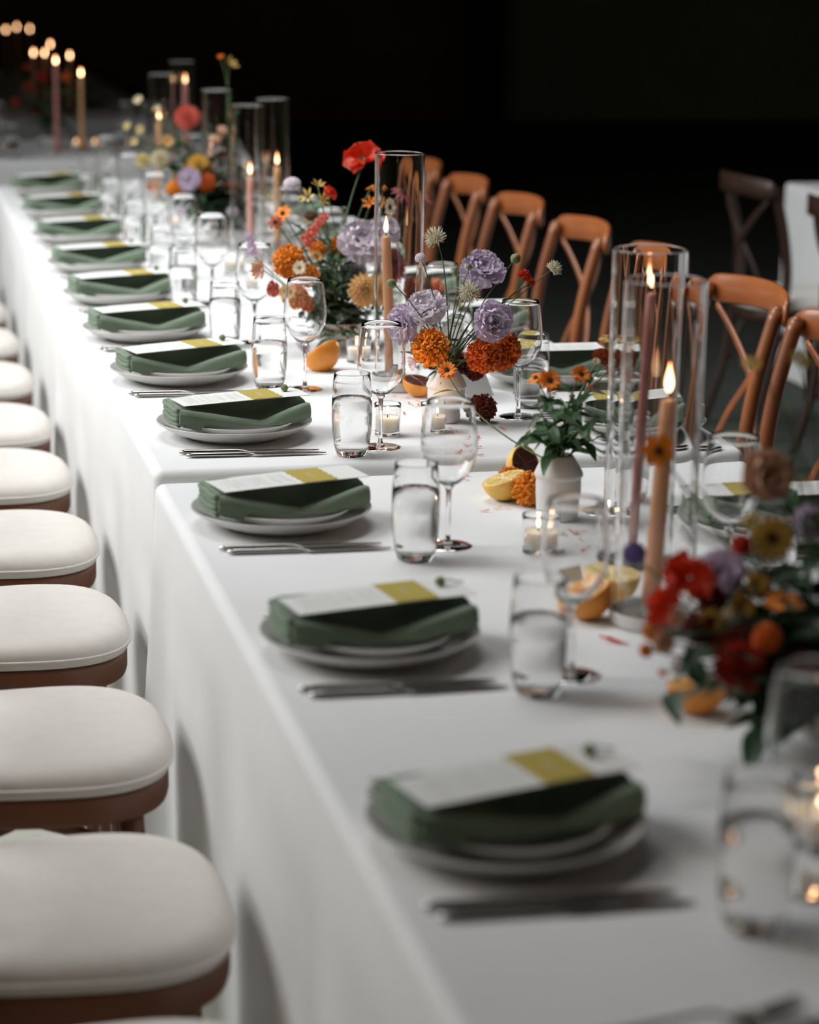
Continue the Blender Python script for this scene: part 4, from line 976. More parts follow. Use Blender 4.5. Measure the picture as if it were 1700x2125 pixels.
('FB', 'lisianthus', 'lav', (0.450, 6.520, 0.957), 0.0327, (-0.1, -0.95, 0.2), 'lavender ruffled bloom in front of the far bouquet', {}),
('FB', 'marigold', 'marigold', (0.412, 6.540, 0.930), 0.0260, (-0.4, -0.9, 0.1), 'orange marigold left of the lavender bloom in the far bouquet', {}),
('FB', 'marigold', 'marigold', (0.441, 6.600, 0.965), 0.0276, (-0.3, -0.8, 0.4), 'orange marigold above the lavender bloom in the far bouquet', {}),
('FB', 'marigold', 'marigold_red', (0.505, 6.560, 0.946), 0.0303, (0.1, -0.95, 0.1), 'red-orange marigold right of the lavender bloom in the far bouquet', {}),
('FB', 'marigold', 'marigold_red', (0.569, 6.620, 0.916), 0.0237, (0.3, -0.9, 0.1), 'red-orange marigold behind the pink candle', {}),
('FB', 'tight', 'blush', (0.575, 6.700, 1.080), 0.0224, (0.2, -0.5, 0.8), 'beige-pink bloom, upper of the two by the fourth cylinder', {'bend': 0.6}),
('FB', 'tight', 'blush', (0.549, 6.680, 1.057), 0.0223, (0.1, -0.6, 0.8), 'beige-pink bloom, lower of the two by the fourth cylinder', {'bend': 0.6}),
('FB', 'faded', 'maroon', (0.562, 6.660, 1.014), 0.0209, (0.2, -0.9, 0.2), 'dusky pink bloom beside the pink candle', {}),
('FB', 'faded', 'lav', (0.596, 6.700, 1.006), 0.0154, (0.3, -0.9, 0.2), 'small lavender bloom right of the dusky pink one', {}),
('FB', 'dahlia', 'maroon', (0.651, 6.720, 0.920), 0.0255, (0.4, -0.9, 0.1), 'dusky red bloom at the right of the far bouquet', {}),
('FB', 'faded', 'lilac', (0.422, 6.500, 0.873), 0.0218, (-0.3, -0.9, -0.1), 'pale lilac floret drooping under the far bouquet', {}),
('FB', 'faded', 'blush', (0.353, 6.560, 0.938), 0.0233, (-0.5, -0.8, 0), 'blush floret at the lower left of the far bouquet', {}),
('FB', 'star', 'yellow', (0.591, 6.660, 1.272), 0.0277, (0.5, -0.5, 0.7), 'yellow-orange lily on a tall thin stem against the dark wall', {'bend': 0.8}),
('FB', 'faded', 'orange', (0.564, 6.660, 1.291), 0.0110, (-0.2, -0.5, 0.8), 'tiny orange bud beside the tall yellow lily', {'bend': 0.85}),
('FB', 'lisianthus', 'lilac', (0.567, 6.500, 0.867), 0.0137, (0.2, -0.9, 0.1), 'tiny lilac floret under the far bouquet at the right', {}),
('NB', 'cosmos', 'orange', (0.442, 2.440, 1.031), 0.0220, (-0.1, -0.97, 0.15), 'orange zinnia with a black centre in front of the front cylinder', {'ctr': 'brown', 'bend': 0.3, 'sr': 0.0014}),
('NB', 'lisianthus', 'blush', (0.504, 2.260, 1.040), 0.0279, (-0.1, -0.9, 0.4), 'blush ball-shaped bloom, highest of the dark bouquet', {'bend': 0.8}),
('NB', 'zinnia', 'ochre', (0.495, 2.220, 0.980), 0.0266, (-0.1, -0.9, 0.35), 'ochre zinnia with a dark centre in the dark bouquet', {'ctr': 'brown'}),
('NB', 'faded', 'butter', (0.492, 2.270, 0.985), 0.0146, (-0.4, -0.8, 0.4), 'pale yellow bloom behind the ochre zinnia', {}),
('NB', 'marigold', 'poppy', (0.462, 2.220, 0.974), 0.0123, (-0.5, -0.8, 0.3), 'red-orange marigold left of the ochre zinnia', {}),
('NB', 'lisianthus', 'lav', (0.452, 2.250, 0.936), 0.0269, (-0.5, -0.8, 0.4), 'lavender ruffled bloom at the left of the dark bouquet', {}),
('NB', 'lisianthus', 'lav', (0.564, 2.280, 0.981), 0.0190, (0.2, -0.9, 0.3), 'lavender bloom at the right edge of the photo', {}),
('NB', 'tight', 'purple', (0.428, 2.470, 0.903), 0.0169, (-0.3, -0.6, 0.7), 'purple tight bloom seen through the front cylinder', {'bend': 0.15}),
('NB', 'poppy', 'poppy', (0.409, 2.230, 0.938), 0.0297, (-0.4, -0.8, 0.5), 'large red poppy at the left of the dark bouquet', {}),
('NB', 'poppy', 'poppy', (0.381, 2.220, 0.910), 0.0245, (-0.7, -0.7, 0.1), 'red poppy hanging low over the white candle dish', {}),
('NB', 'faded', 'blush', (0.373, 2.170, 0.912), 0.0110, (-0.3, -0.9, 0.2), 'blush petals glowing under the red poppy', {}),
('NB', 'marigold', 'marigold', (0.372, 2.240, 0.878), 0.0113, (-0.8, -0.6, 0), 'orange marigold at the lower left of the dark bouquet', {}),
('NB', 'marigold', 'marigold', (0.370, 2.250, 0.854), 0.0083, (-0.8, -0.6, 0), 'small orange marigold drooping to the cloth', {'bend': 0.3}),
('NB', 'dahlia', 'blush', (0.368, 2.190, 0.881), 0.0131, (-0.5, -0.8, 0.1), 'brownish blush zinnia under the red poppy', {}),
('NB', 'faded', 'cream', (0.429, 2.170, 0.914), 0.0085, (-0.2, -0.9, 0.3), 'small cream bloom in the dark bouquet', {}),
('NB', 'faded', 'ochre', (0.415, 2.180, 0.904), 0.0171, (-0.3, -0.9, 0.3), 'ochre filler bloom left of the small cream bloom', {}),
('NB', 'faded', 'ochre', (0.457, 2.200, 0.911), 0.0183, (-0.1, -0.8, 0.5), 'ochre filler bloom right of the small cream bloom', {}),
('NB', 'cosmos', 'orange', (0.491, 2.170, 0.924), 0.0222, (0.0, -0.3, 0.95), 'flat orange zinnia seen edge-on in the dark bouquet', {'ctr': 'brown'}),
('NB', 'marigold', 'marigold_red', (0.462, 2.140, 0.895), 0.0170, (0.1, -0.9, 0.2), 'red-orange marigold in the shade of the dark bouquet', {}),
('NB', 'dahlia', 'red', (0.430, 2.130, 0.868), 0.0288, (-0.2, -0.95, 0.1), 'large deep red bloom seen through the wine glass, in the dark bouquet', {}),
('NB', 'faded', 'lilac', (0.376, 2.160, 0.866), 0.0120, (-0.6, -0.8, 0), 'lilac floret above the dark green leaf', {}),
('NB', 'faded', 'orange', (0.373, 2.200, 0.846), 0.0066, (-0.7, -0.7, -0.2), 'orange floret hanging at the lower left of the dark bouquet', {'bend': 0.3}),
('NB', 'cosmos', 'ochre', (0.479, 2.260, 1.163), 0.0122, (-0.2, -0.5, 0.8), 'blurred ochre cosmos, left of the two before the brown chairs', {'bend': 0.8, 'sr': 0.0012}),
('NB', 'cosmos', 'ochre', (0.551, 2.300, 1.158), 0.0157, (0.2, -0.6, 0.75), 'blurred ochre cosmos, right of the two before the brown chairs', {'bend': 0.8, 'sr': 0.0012}),
('NB', 'star', 'ochre', (0.558, 2.300, 1.021), 0.0106, (0.2, -0.6, 0.75), 'thin ochre bloom at the right of the dark bouquet', {'bend': 0.8}),
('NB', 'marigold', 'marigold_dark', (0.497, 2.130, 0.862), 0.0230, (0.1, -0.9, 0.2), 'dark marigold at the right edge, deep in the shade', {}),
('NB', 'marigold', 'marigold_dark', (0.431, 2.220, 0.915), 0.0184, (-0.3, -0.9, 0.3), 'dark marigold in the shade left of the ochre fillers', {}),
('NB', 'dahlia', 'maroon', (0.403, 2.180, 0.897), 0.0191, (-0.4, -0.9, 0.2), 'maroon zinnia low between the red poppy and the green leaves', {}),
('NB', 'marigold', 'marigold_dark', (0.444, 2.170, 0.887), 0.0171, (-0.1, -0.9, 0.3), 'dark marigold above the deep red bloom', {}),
('NB', 'dahlia', 'rust', (0.422, 2.160, 0.886), 0.0130, (-0.3, -0.9, 0.3), 'rust zinnia left above the deep red bloom', {}),
('NB', 'faded', 'ochre', (0.472, 2.200, 0.935), 0.0173, (-0.1, -0.8, 0.5), 'ochre filler bloom under the ochre zinnia', {}),
('HB', 'dahlia', 'rust', (0.243, 10.100, 1.020), 0.0268, (-0.1, -0.9, 0.4), 'rust bloom at the left of the far table flowers', {}),
('HB', 'dahlia', 'red', (0.302, 10.100, 1.065), 0.0247, (-0.1, -0.9, 0.4), 'dark red bloom high on the far table', {}),
('HB', 'marigold', 'rust', (0.365, 10.100, 0.979), 0.0290, (-0.1, -0.9, 0.4), 'rust marigold right of the pink candle on the far table', {}),
('HB', 'dahlia', 'maroon', (0.272, 10.100, 0.928), 0.0289, (-0.1, -0.9, 0.4), 'maroon bloom low on the far table', {}),
('HB', 'marigold', 'orange', (0.404, 10.100, 1.061), 0.0227, (-0.1, -0.9, 0.4), 'orange marigold near the right end of the far table flowers', {}),
('HB', 'marigold', 'marigold_dark', (0.326, 10.100, 0.908), 0.0249, (-0.1, -0.9, 0.4), 'dark red marigold low on the far table', {}),
('HB', 'marigold', 'rust', (0.190, 10.100, 0.949), 0.0268, (-0.1, -0.9, 0.4), 'rust marigold at the left edge of the far table flowers', {}),
('HB', 'marigold', 'marigold_dark', (0.426, 10.100, 0.928), 0.0228, (-0.1, -0.9, 0.4), 'dark marigold by the rightmost honey candle of the far table', {}),
('HB', 'faded', 'red', (0.235, 10.100, 1.101), 0.0185, (-0.1, -0.9, 0.4), 'small red bloom highest on the far table', {}),
]
VG = {'VB': 'stems in the middle ribbed bottle vase', 'VA': 'stems in the nearest ribbed bottle vase', 'CB': 'stems in the orange bouquet bowl', 'FB': 'stems in the far bouquet bowl', 'NB': 'stems in the dark bouquet at the right edge', 'HB': 'flowers on the far table', 'KB': 'foliage on the far dark table'}
VP_ = dict(VB=Vector(VB), VA=Vector(VA), CB=CB, FB=FB, NB=NB, HB=HB, KB=KB)
NECK = dict(VB=(.011, .080), VA=(.011, .084), CB=(.034, .040), FB=(.034, .040), NB=(.034, .040), HB=(.034, .040), KB=(.034, .040))
for i, (v, kind, col, head, r, face, label, k) in enumerate(FLOWERS):
    q, zb = NECK[v]; a = i*2.39996; s = q*math.sqrt((i % 7+.5)/7); c = VP_[v]
    d = Vector(head)-c; d.z = 0; d = d.normalized() if d.length > 1e-4 else Vector((1, 0, 0))
    base = c+Vector((s*math.cos(a)*.5-d.x*q*.4, s*math.sin(a)*.5-d.y*q*.4, zb))
    flower(kind, col, head, r, face, base, label, VG[v], seed=i, **k)

SPRIGS = [
('VA', (0.506, 3.200, 0.891), 8, 'ovate', 1.00, 'green leafy zinnia shoot in the nearest ribbed vase, drooping left', False),
('VA', (0.534, 3.240, 0.922), 9, 'ovate2', 1.00, 'green leafy zinnia shoot in the nearest ribbed vase, rising at the left', False),
('VA', (0.534, 3.160, 0.925), 9, 'ovate', 1.00, 'green leafy zinnia shoot in the nearest ribbed vase, leaning to the camera', False),
('VA', (0.582, 3.260, 0.921), 8, 'ovate2', 1.00, 'green leafy zinnia shoot in the nearest ribbed vase, upright in the middle', False),
('VA', (0.592, 3.220, 0.933), 9, 'ovate', 1.00, 'green leafy zinnia shoot in the nearest ribbed vase, rising right of the middle', False),
('VA', (0.609, 3.200, 0.914), 9, 'ovate', 1.00, 'green leafy zinnia shoot in the nearest ribbed vase, leaning right', False),
('VA', (0.634, 3.240, 0.878), 7, 'ovate2', 1.00, 'green leafy zinnia shoot in the nearest ribbed vase, drooping right', False),
('VA', (0.514, 3.140, 0.921), 8, 'ovate', 0.90, 'green leafy zinnia shoot in the nearest ribbed vase, low at the front left', False),
('VA', (0.569, 3.130, 0.915), 8, 'ovate2', 0.95, 'green leafy zinnia shoot in the nearest ribbed vase, low at the front right', False),
('VB', (0.561, 3.930, 0.889), 5, 'lance', 0.70, 'green sprig in the middle ribbed vase, beside the left marigold', False),
('VB', (0.585, 3.950, 0.968), 7, 'fern', 0.45, 'green sprig in the middle ribbed vase, rising in the middle', False),
('VB', (0.613, 3.930, 0.953), 6, 'fern', 0.45, 'green sprig in the middle ribbed vase, behind the lavender bloom', False),
('VB', (0.502, 3.930, 0.891), 4, 'darkl', 0.50, 'green sprig in the middle ribbed vase, sticking out left', False),
('VB', (0.591, 3.910, 0.922), 6, 'darkl', 0.60, 'green sprig in the middle ribbed vase, dark in the vase mouth', False),
('CB', (0.464, 4.660, 0.764), 8, 'darkl', 1.00, 'foliage sprig in the orange bouquet, hanging over the bowl to the cloth', False),
('CB', (0.448, 4.660, 0.815), 8, 'darkl', 0.90, 'foliage sprig in the orange bouquet, drooping left of the bowl', False),
('CB', (0.496, 4.640, 0.807), 9, 'fern', 0.90, 'foliage sprig in the orange bouquet, over the front of the bowl', False),
('CB', (0.530, 4.660, 0.813), 9, 'fern', 0.90, 'foliage sprig in the orange bouquet, over the front right of the bowl', False),
('CB', (0.478, 4.680, 0.862), 9, 'big', 0.60, 'foliage sprig in the orange bouquet, broad dark leaves at the left', False),
('CB', (0.517, 4.700, 0.899), 9, 'dark', 0.90, 'foliage sprig in the orange bouquet, dark leaves in the middle', False),
('CB', (0.549, 4.680, 0.851), 9, 'dark', 0.90, 'foliage sprig in the orange bouquet, dark leaves at the right', False),
('CB', (0.516, 4.800, 0.927), 9, 'dark', 0.90, 'foliage sprig in the orange bouquet, dark leaves behind the marigolds', False),
('CB', (0.562, 4.820, 0.944), 8, 'dark', 0.90, 'foliage sprig in the orange bouquet, rising behind the lilac bloom', False),
('CB', (0.508, 4.840, 1.035), 10, 'fern', 0.80, 'foliage sprig in the orange bouquet, feathery, under the yellow lilies', False),
('CB', (0.538, 4.860, 1.001), 10, 'fern', 0.90, 'foliage sprig in the orange bouquet, feathery, rising to the right', False),
('CB', (0.471, 4.840, 1.005), 9, 'fern', 0.80, 'foliage sprig in the orange bouquet, feathery, at the upper left', False),
('CB', (0.593, 4.740, 0.820), 8, 'fern', 0.90, 'foliage sprig in the orange bouquet, behind the middle cylinder', False),
('CB', (0.656, 4.860, 0.853), 8, 'dark', 0.90, 'foliage sprig in the orange bouquet, dark, seen through the middle cylinder', False),
('CB', (0.573, 4.880, 1.051), 6, 'fern', 0.60, 'foliage sprig in the orange bouquet, thin, rising behind the poppy stem', False),
('CB', (0.415, 4.700, 0.840), 6, 'dark', 0.70, 'foliage sprig in the orange bouquet, dark, low at the left', False),
('CB', (0.702, 4.880, 0.976), 6, 'dark', 0.70, 'foliage sprig in the orange bouquet, behind the candle flame', False),
('FB', (0.485, 6.500, 0.882), 10, 'dark', 1.20, 'foliage sprig in the far bouquet, in the front', True),
('FB', (0.464, 6.550, 0.918), 10, 'dark', 1.20, 'foliage sprig in the far bouquet, behind the lavender bloom', True),
('FB', (0.529, 6.520, 0.865), 10, 'dark', 1.20, 'foliage sprig in the far bouquet, at the front right', True),
('FB', (0.597, 6.600, 0.911), 10, 'fern', 1.40, 'foliage sprig in the far bouquet, at the right', True),
('FB', (0.634, 6.700, 0.985), 10, 'fern', 1.40, 'foliage sprig in the far bouquet, rising right of the pink candle', True),
('FB', (0.536, 6.660, 1.003), 10, 'dark', 1.30, 'foliage sprig in the far bouquet, under the beige-pink blooms', True),
('FB', (0.417, 6.700, 1.097), 9, 'fern', 1.10, 'foliage sprig in the far bouquet, left of the coral-red flower', True),
('FB', (0.346, 6.700, 1.042), 9, 'fern', 1.10, 'foliage sprig in the far bouquet, among the butter-yellow blooms', True),
('FB', (0.446, 6.660, 1.031), 10, 'dark', 1.20, 'foliage sprig in the far bouquet, under the coral-red flower', True),
('FB', (0.596, 6.720, 1.178), 5, 'fern', 0.70, 'foliage sprig in the far bouquet, thin, beside the tall lily stem', True),
('FB', (0.382, 6.550, 0.918), 8, 'dark', 1.10, 'foliage sprig in the far bouquet, at the lower left', True),
('FB', (0.531, 6.720, 1.081), 8, 'dark', 1.20, 'foliage sprig in the far bouquet, behind the coral-red flower', True),
('FB', (0.417, 6.600, 0.982), 14, 'big', 1.20, 'foliage sprig in the far bouquet, dense, at the left', True),
('FB', (0.478, 6.640, 1.005), 14, 'big', 1.20, 'foliage sprig in the far bouquet, dense, in the middle', True),
('FB', (0.531, 6.580, 0.941), 14, 'big', 1.20, 'foliage sprig in the far bouquet, dense, at the right', True),
('FB', (0.598, 6.700, 0.985), 14, 'dark', 1.60, 'foliage sprig in the far bouquet, dense, behind the pink candle', True),
('FB', (0.388, 6.700, 1.056), 12, 'dark', 1.50, 'foliage sprig in the far bouquet, dense, under the small cream bloom', True),
('FB', (0.478, 6.500, 0.868), 12, 'big', 1.10, 'foliage sprig in the far bouquet, dense, low in front', True),
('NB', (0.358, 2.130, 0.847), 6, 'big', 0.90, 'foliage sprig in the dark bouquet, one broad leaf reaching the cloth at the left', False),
('NB', (0.390, 2.160, 0.885), 9, 'dark', 0.90, 'foliage sprig in the dark bouquet, dark, behind the blush zinnia', False),
('NB', (0.408, 2.150, 0.876), 9, 'dark', 0.90, 'foliage sprig in the dark bouquet, dark, above the cut orange', False),
('NB', (0.472, 2.180, 0.901), 9, 'big', 0.80, 'foliage sprig in the dark bouquet, broad dark leaves in the middle', False),
('NB', (0.493, 2.150, 0.887), 9, 'big', 0.80, 'foliage sprig in the dark bouquet, broad dark leaves at the right', False),
('NB', (0.539, 2.200, 0.913), 9, 'big', 0.80, 'foliage sprig in the dark bouquet, broad dark leaves at the right edge', False),
('NB', (0.491, 2.260, 0.926), 9, 'dark', 0.90, 'foliage sprig in the dark bouquet, dark, under the ochre zinnia', False),
('NB', (0.549, 2.280, 0.928), 9, 'dark', 1.00, 'foliage sprig in the dark bouquet, dark, right of the ochre zinnia', False),
('NB', (0.513, 2.130, 0.856), 9, 'big', 0.80, 'foliage sprig in the dark bouquet, low at the right edge', False),
('NB', (0.453, 2.100, 0.848), 9, 'big', 0.80, 'foliage sprig in the dark bouquet, low in front', False),
('NB', (0.409, 2.120, 0.849), 9, 'dark', 1.00, 'foliage sprig in the dark bouquet, low, over the rim of the bowl', False),
('NB', (0.559, 2.300, 0.989), 7, 'fern', 0.90, 'foliage sprig in the dark bouquet, feathery, rising at the right', False),
('NB', (0.536, 2.300, 1.113), 4, 'fern', 0.40, 'foliage sprig in the dark bouquet, tall and thin before the brown chairs', False),
('NB', (0.435, 2.090, 0.821), 8, 'big', 0.80, 'foliage sprig in the dark bouquet, lowest, in front of the bowl', False),
('NB', (0.497, 2.100, 0.819), 8, 'big', 0.80, 'foliage sprig in the dark bouquet, lowest, at the right edge', False),
('CB', (0.502, 4.780, 0.868), 12, 'big', 0.70, 'foliage sprig in the orange bouquet, dense, behind the left marigolds', False),
('CB', (0.532, 4.720, 0.845), 12, 'big', 0.70, 'foliage sprig in the orange bouquet, dense, in the middle', False),
('CB', (0.589, 4.820, 0.839), 12, 'big', 0.70, 'foliage sprig in the orange bouquet, dense, at the right', False),
('CB', (0.534, 4.840, 0.952), 12, 'dark', 1.10, 'foliage sprig in the orange bouquet, dense, behind the wide lilac bloom', False),
('CB', (0.482, 4.760, 0.891), 11, 'dark', 1.10, 'foliage sprig in the orange bouquet, dense, at the left', False),
('CB', (0.576, 4.860, 0.876), 12, 'dark', 1.10, 'foliage sprig in the orange bouquet, dense, deep inside', False),
('CB', (0.485, 4.860, 1.013), 10, 'dark', 0.80, 'foliage sprig in the orange bouquet, under the lily group', False),
('NB', (0.454, 2.200, 0.869), 12, 'big', 0.90, 'foliage sprig in the dark bouquet, dense, under the filler blooms', False),
('NB', (0.485, 2.180, 0.852), 12, 'big', 0.90, 'foliage sprig in the dark bouquet, dense, in the middle', False),
('NB', (0.541, 2.240, 0.874), 12, 'big', 0.90, 'foliage sprig in the dark bouquet, dense, at the right', False),
('NB', (0.415, 2.180, 0.846), 11, 'dark', 1.10, 'foliage sprig in the dark bouquet, dense, at the lower left', False),
('NB', (0.453, 2.150, 0.832), 12, 'big', 0.90, 'foliage sprig in the dark bouquet, dense, low in the middle', False),
('NB', (0.506, 2.160, 0.825), 12, 'big', 0.90, 'foliage sprig in the dark bouquet, dense, low at the right', False),
('NB', (0.533, 2.280, 0.907), 12, 'dark', 1.20, 'foliage sprig in the dark bouquet, dense, behind the flat zinnia', False),
('NB', (0.496, 2.300, 0.904), 12, 'dark', 1.10, 'foliage sprig in the dark bouquet, dense, behind the filler blooms', False),
('NB', (0.542, 2.200, 0.864), 12, 'big', 0.90, 'foliage sprig in the dark bouquet, dense, cut by the right edge', False),
('NB', (0.417, 2.220, 0.900), 12, 'dark', 1.10, 'foliage sprig in the dark bouquet, dense, right of the low red poppy', False),
('NB', (0.448, 2.240, 0.906), 12, 'dark', 1.10, 'foliage sprig in the dark bouquet, dense, under the lavender bloom', False),
('NB', (0.396, 2.190, 0.884), 12, 'dark', 1.10, 'foliage sprig in the dark bouquet, dense, over the cut orange', False),
('NB', (0.436, 2.170, 0.895), 12, 'dark', 1.10, 'foliage sprig in the dark bouquet, dense, before the filler blooms', False),
('NB', (0.408, 2.150, 0.884), 12, 'big', 0.80, 'foliage sprig in the dark bouquet, dense, low left of the deep red bloom', False),
('NB', (0.498, 2.280, 0.939), 12, 'dark', 1.10, 'foliage sprig in the dark bouquet, dense, left of the ochre zinnia', False),
('NB', (0.545, 2.320, 0.984), 9, 'dark', 0.90, 'foliage sprig in the dark bouquet, behind the blush bloom', False),
('NB', (0.463, 2.120, 0.809), 12, 'big', 0.90, 'foliage sprig in the dark bouquet, dense, before the bowl foot', False),
('NB', (0.543, 2.240, 0.939), 12, 'big', 0.80, 'foliage sprig in the dark bouquet, dense, at the upper right', False),
('KB', (0.319, 12.800, 0.949), 14, 'dark', 2.20, 'dark foliage on the far dark table, far left', True),
('KB', (0.424, 12.800, 1.000), 14, 'dark', 2.20, 'dark foliage on the far dark table, far middle', True),
('KB', (0.552, 12.800, 0.949), 14, 'dark', 2.20, 'dark foliage on the far dark table, far right', True),
('KB', (0.679, 12.800, 0.846), 14, 'dark', 2.20, 'dark foliage on the far dark table, far, beyond the rightmost honey candle', True),
('KB', (0.782, 12.800, 0.762), 14, 'dark', 2.20, 'dark foliage on the far dark table, far right end', True),
('HB', (0.242, 10.100, 0.979), 12, 'dark', 1.80, 'dark foliage on the far table, left', True),
('HB', (0.335, 10.100, 1.000), 12, 'dark', 1.80, 'dark foliage on the far table, middle', True),
('HB', (0.406, 10.100, 0.959), 12, 'dark', 1.80, 'dark foliage on the far table, right', True),
]
for i, (v, top, n, lk, sc, label, j) in enumerate(SPRIGS):
    c = VP_[v]; q, zb = NECK[v]; a = i*2.1
    sprig(c+Vector((q*.5*math.cos(a), q*.5*math.sin(a), zb)), top, label, VG[v], n, lk, sc, i, joined=j)
b = MB(); lathe(b, BOWLP, 32)
o = link('flower_bowl', ME_BOWL, None, KB); tag(o, 'white bowl under the foliage on the far dark table', 'bowl', 'white flower bowls')
o = link('flower_bowl', ME_BOWL, None, HB); tag(o, 'white bowl under the dark red flowers on the far table', 'bowl', 'white flower bowls')

PETALS = [
(0.551, 4.091, 'between the middle and the nearest ribbed vase'),
(0.568, 4.126, 'between the middle and the nearest ribbed vase'),
(0.555, 3.879, 'between the middle and the nearest ribbed vase'),
(0.552, 3.837, 'between the middle and the nearest ribbed vase'),
(0.569, 3.847, 'between the middle and the nearest ribbed vase'),
(0.583, 3.782, 'between the middle and the nearest ribbed vase'),
(0.560, 3.709, 'between the middle and the nearest ribbed vase'),
(0.652, 3.858, 'between the middle and the nearest ribbed vase'),
(0.525, 3.638, 'between the middle and the nearest ribbed vase'),
(0.548, 3.653, 'between the middle and the nearest ribbed vase'),
(0.614, 3.669, 'between the middle and the nearest ribbed vase'),
(0.636, 3.677, 'between the middle and the nearest ribbed vase'),
(0.649, 3.682, 'between the middle and the nearest ribbed vase'),
(0.525, 3.661, 'between the middle and the nearest ribbed vase'),
(0.507, 3.570, 'between the middle and the nearest ribbed vase'),
(0.505, 3.537, 'between the middle and the nearest ribbed vase'),
(0.468, 3.313, 'left of the nearest ribbed vase'),
(0.489, 3.328, 'left of the nearest ribbed vase'),
(0.508, 3.331, 'left of the nearest ribbed vase'),
(0.538, 3.158, 'around the base of the tallest glass cylinder'),
(0.565, 3.160, 'around the base of the tallest glass cylinder'),
(0.580, 3.163, 'around the base of the tallest glass cylinder'),
(0.566, 3.124, 'around the base of the tallest glass cylinder'),
(0.511, 3.043, 'around the base of the tallest glass cylinder'),
(0.543, 3.043, 'around the base of the tallest glass cylinder'),
(0.605, 3.105, 'around the base of the tallest glass cylinder'),
(0.612, 3.098, 'around the base of the tallest glass cylinder'),
(0.627, 3.078, 'around the base of the tallest glass cylinder'),
(0.555, 3.057, 'around the base of the tallest glass cylinder'),
(0.541, 4.179, 'beside the candle dish of the middle cylinder'),
(0.509, 4.015, 'beside the candle dish of the middle cylinder'),
(0.538, 4.107, 'beside the candle dish of the middle cylinder'),
(0.524, 4.192, 'beside the candle dish of the middle cylinder'),
(0.464, 2.603, 'before the front white candle dish'),
(0.472, 2.598, 'before the front white candle dish'),
]
# ------------------------------------------------------------------ fallen petals, citrus, loose heads, cards
def fallen(seed, m):
    b = MB(); r = random.Random(seed)
    for k in range(r.choice((1, 2, 3)) if m != 'single' else 1):
        petal(b, Matrix.Translation((r.uniform(-.003, .003), r.uniform(-.003, .003), .0008+.0006*k)) @ Matrix.Rotation(r.uniform(0, 6), 4, 'Z') @ Matrix.Rotation(r.uniform(-.1, .1), 4, 'X'), r.uniform(.010, .017), r.uniform(.003, .005), 5, 3, .2, .10, .12, 1, .5, seed)
    return b.mesh('fallen_petal', MAT['poppy' if m == 'single' else m])
FPL = fallen(3, 'single')
FP = [fallen(k, ('marigold_red', 'marigold', 'poppy')[k % 3]) for k in range(7)]
for i, (x, y, g) in enumerate(PETALS):
    o = link('fallen_petal', FPL if 'front white' in g else FP[i % 7], None, (x, y, ztop(y)+.0008), (0, 0, i*1.9 if 'front' not in g else .2), (1.9, 2.6, 2) if 'front white' in g else 1.0)
    tag(o, 'small orange petal shreds on the cloth '+g, 'petal', 'orange petals '+g)
def citrus(label, p, r, rot, peel='peel', pulp='pulp', group='cut citrus halves on the table', name='cut_orange'):
    t = thing(name, label, 'fruit', p, 0, group, rot=(Quaternion((0, 0, 1), 0) @ Vector((0, 0, 1)).rotation_difference(Vector(rot).normalized())).to_euler())
    b = MB(); n = 10; pr = [(0, -r)]+[(r*math.sin(PI/2*k/n), -r*math.cos(PI/2*k/n)) for k in range(1, n+1)]+[(r*.985, .0012), (r*.93, .0012), (r*.90, -.0005)]
    lathe(b, pr, 40); part('peel', b.mesh('peel', MAT[peel]), t)
    b = MB(); lathe(b, [(r*.93, .0006), (0, .0006)], 40); part('pith', b.mesh('pith', MAT['pith_dark' if pulp == 'pulp_dark' else 'pith'], False), t)
    b = MB()
    for k in range(9):
        a0 = 2*PI*(k+.07)/9; a1 = 2*PI*(k+.93)/9; ring = [(.10*r*math.cos((a0+a1)/2), .10*r*math.sin((a0+a1)/2))]
        ring += [(.84*r*math.cos(a0+(a1-a0)*j/5), .84*r*math.sin(a0+(a1-a0)*j/5)) for j in range(6)]
        m = len(ring); cx = sum(q[0] for q in ring)/m; cy_ = sum(q[1] for q in ring)/m
        vs = [(x, y, .0006) for x, y in ring]+[(cx+(x-cx)*.9, cy_+(y-cy_)*.9, .0016) for x, y in ring]
        b.add(vs, [(j, (j+1) % m, m+(j+1) % m, m+j) for j in range(m)]+[tuple(range(m, 2*m))])
    part('pulp', b.mesh('pulp', MAT[pulp], False), t); return t
def rest(x, y, r, tilt): return (x, y, ztop(y)+r*1.0)
citrus('halved orange lying on its side before the flower bowl, peel to the camera', (.443, 4.50, ztop(4.49)+.037), .040, (-.45, .5, .74))
citrus('halved orange half hidden behind the middle ribbed vase', (.575, 4.19, ztop(4.19)+.030), .031, (.1, -.2, .95), 'peel', 'pulp_dark')
citrus('halved yellow citrus like a cup left of the nearest ribbed vase', (.522, 3.385, T+.0355), .0355, (-.30, .06, .95), 'peel_y', 'pulp_y')
citrus('hollow dark-fleshed citrus half leaning behind the nearest ribbed vase', (.590, 3.50, T+.031), .031, (.45, -.75, .30), 'peel_y', 'pulp_dark')
citrus('big halved yellow citrus standing cut side up behind the front candle dish', (.512, 2.800, T+.036), .036, (.0, -.05, 1), 'peel_y', 'pulp_y')
citrus('halved orange leaning by the front candle dish', (.452, 2.722, T+.0335), .0335, (-.50, .12, .86))
citrus('halved orange on the cloth under the dark bouquet', (.462, 2.335, T+.034), .034, (.0, .10, 1))
def loose(kind, col, p, r, face, label):
    t = thing('loose_marigold', label, 'flower', p, 0, 'loose marigold heads on the cloth')
    q = Vector((0, 0, 1)).rotation_difference(Vector(face).normalized()); part('blossom', fmesh(kind, col, 0), t, None, q, r)
    part('calyx', CALYX, t, None, q, r)
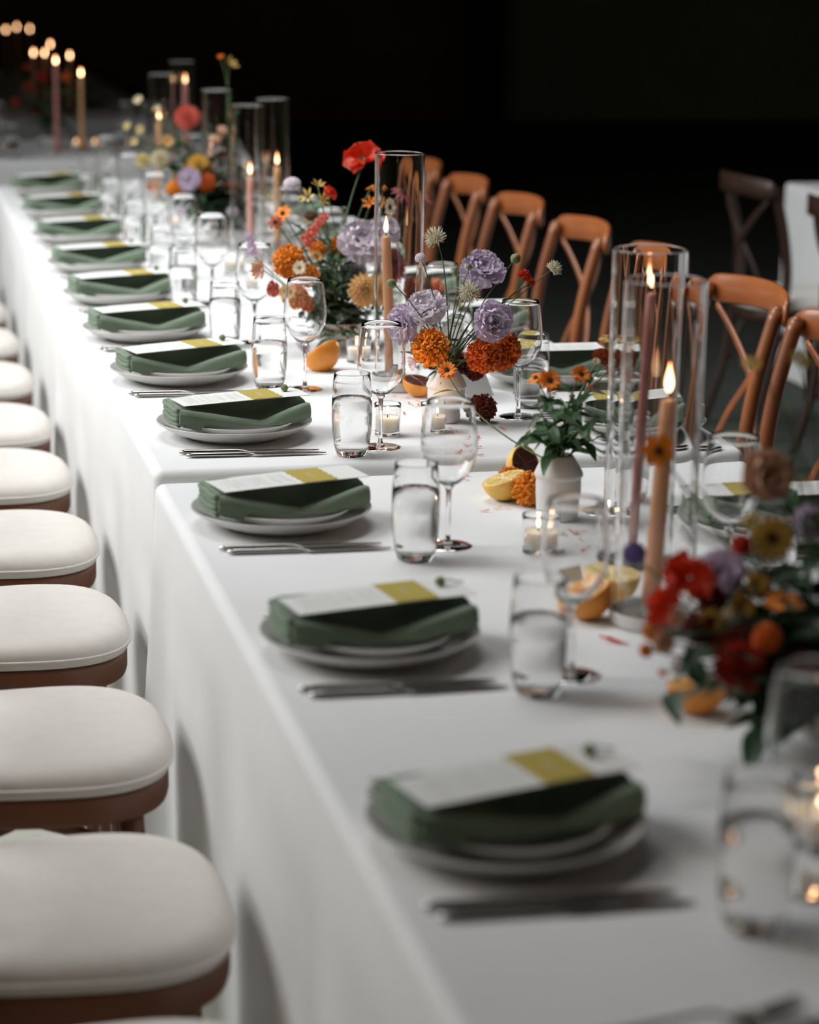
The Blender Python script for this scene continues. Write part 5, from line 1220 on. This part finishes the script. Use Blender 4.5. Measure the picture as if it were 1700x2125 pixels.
loose('marigold', 'marigold', (.553, 3.345, T+.026), .030, (-.2, -.8, .5), 'loose orange marigold head between the yellow citrus and the nearest vase')
loose('marigold', 'marigold', (.545, 3.43, T+.022), .024, (-.4, -.3, .8), 'loose orange marigold head behind the yellow citrus')
loose('marigold', 'marigold_dark', (.632, 3.93, T+RISE+.026), .028, (.4, -.5, .7), 'loose dark red marigold head right of the middle ribbed vase')
def tent(x, y, w, h, rz, label):
    b = MB(); d = h*.45; t = .0005
    for s in (-1, 1):
        vs = [(-w/2, s*d, 0), (w/2, s*d, 0), (w/2, 0, h), (-w/2, 0, h)]; v2 = [(a, c-s*t*2, z) for a, c, z in vs]
        b.add(vs+v2, [(0, 1, 2, 3), (7, 6, 5, 4), (0, 4, 5, 1), (1, 5, 6, 2), (3, 2, 6, 7), (0, 3, 7, 4)])
    o = link('tent_card', b.mesh('tent_card', MAT['card'], False), None, (x, y, ztop(y)), (0, 0, rz)); tag(o, label, 'card', 'folded white table cards')
tent(.655, 4.16, .115, .085, .9, 'folded white table card standing behind the middle ribbed vase')
tent(.468, 2.86, .05, .028, .5, 'small folded white card behind the big halved citrus')
# glassware and a plate on the far table
for i, (x, y) in enumerate(((.06, 9.78), (.14, 9.72), (-.02, 9.85), (.60, 9.8), (.68, 9.78), (.76, 9.82), (.85, 9.8))):
    tumbler(x, y, 'water glass on the far table, %s' % ('middle of the left three', 'rightmost of the left three', 'leftmost of the left three', 'leftmost of the right four', 'second from left of the right four', 'third from left of the right four', 'rightmost of the right four')[i], 'far', i)
for i, (x, y) in enumerate(((.02, 9.9), (.10, 9.95), (.64, 9.95), (.73, 9.95), (.82, 9.98), (.91, 9.95))):
    wineglass(x, y, 'wine glass on the far table, %s' % ('left of the left pair', 'right of the left pair', 'leftmost of the right four', 'second from left of the right four', 'third from left of the right four', 'rightmost of the right four')[i], 'far')
o = link('dinner_plate', ME_PLATE, None, (-.10, 9.75, T)); tag(o, 'plate with a green napkin on the far table at the left edge', 'plate')
t = thing('cloth_napkin', 'green napkin on the far table at the left edge', 'napkin', (-.10, 9.75, T+.0065)); part('folded_body', NAP[0], t)
for k in range(4): part('fold_edge', LAY[k], t)
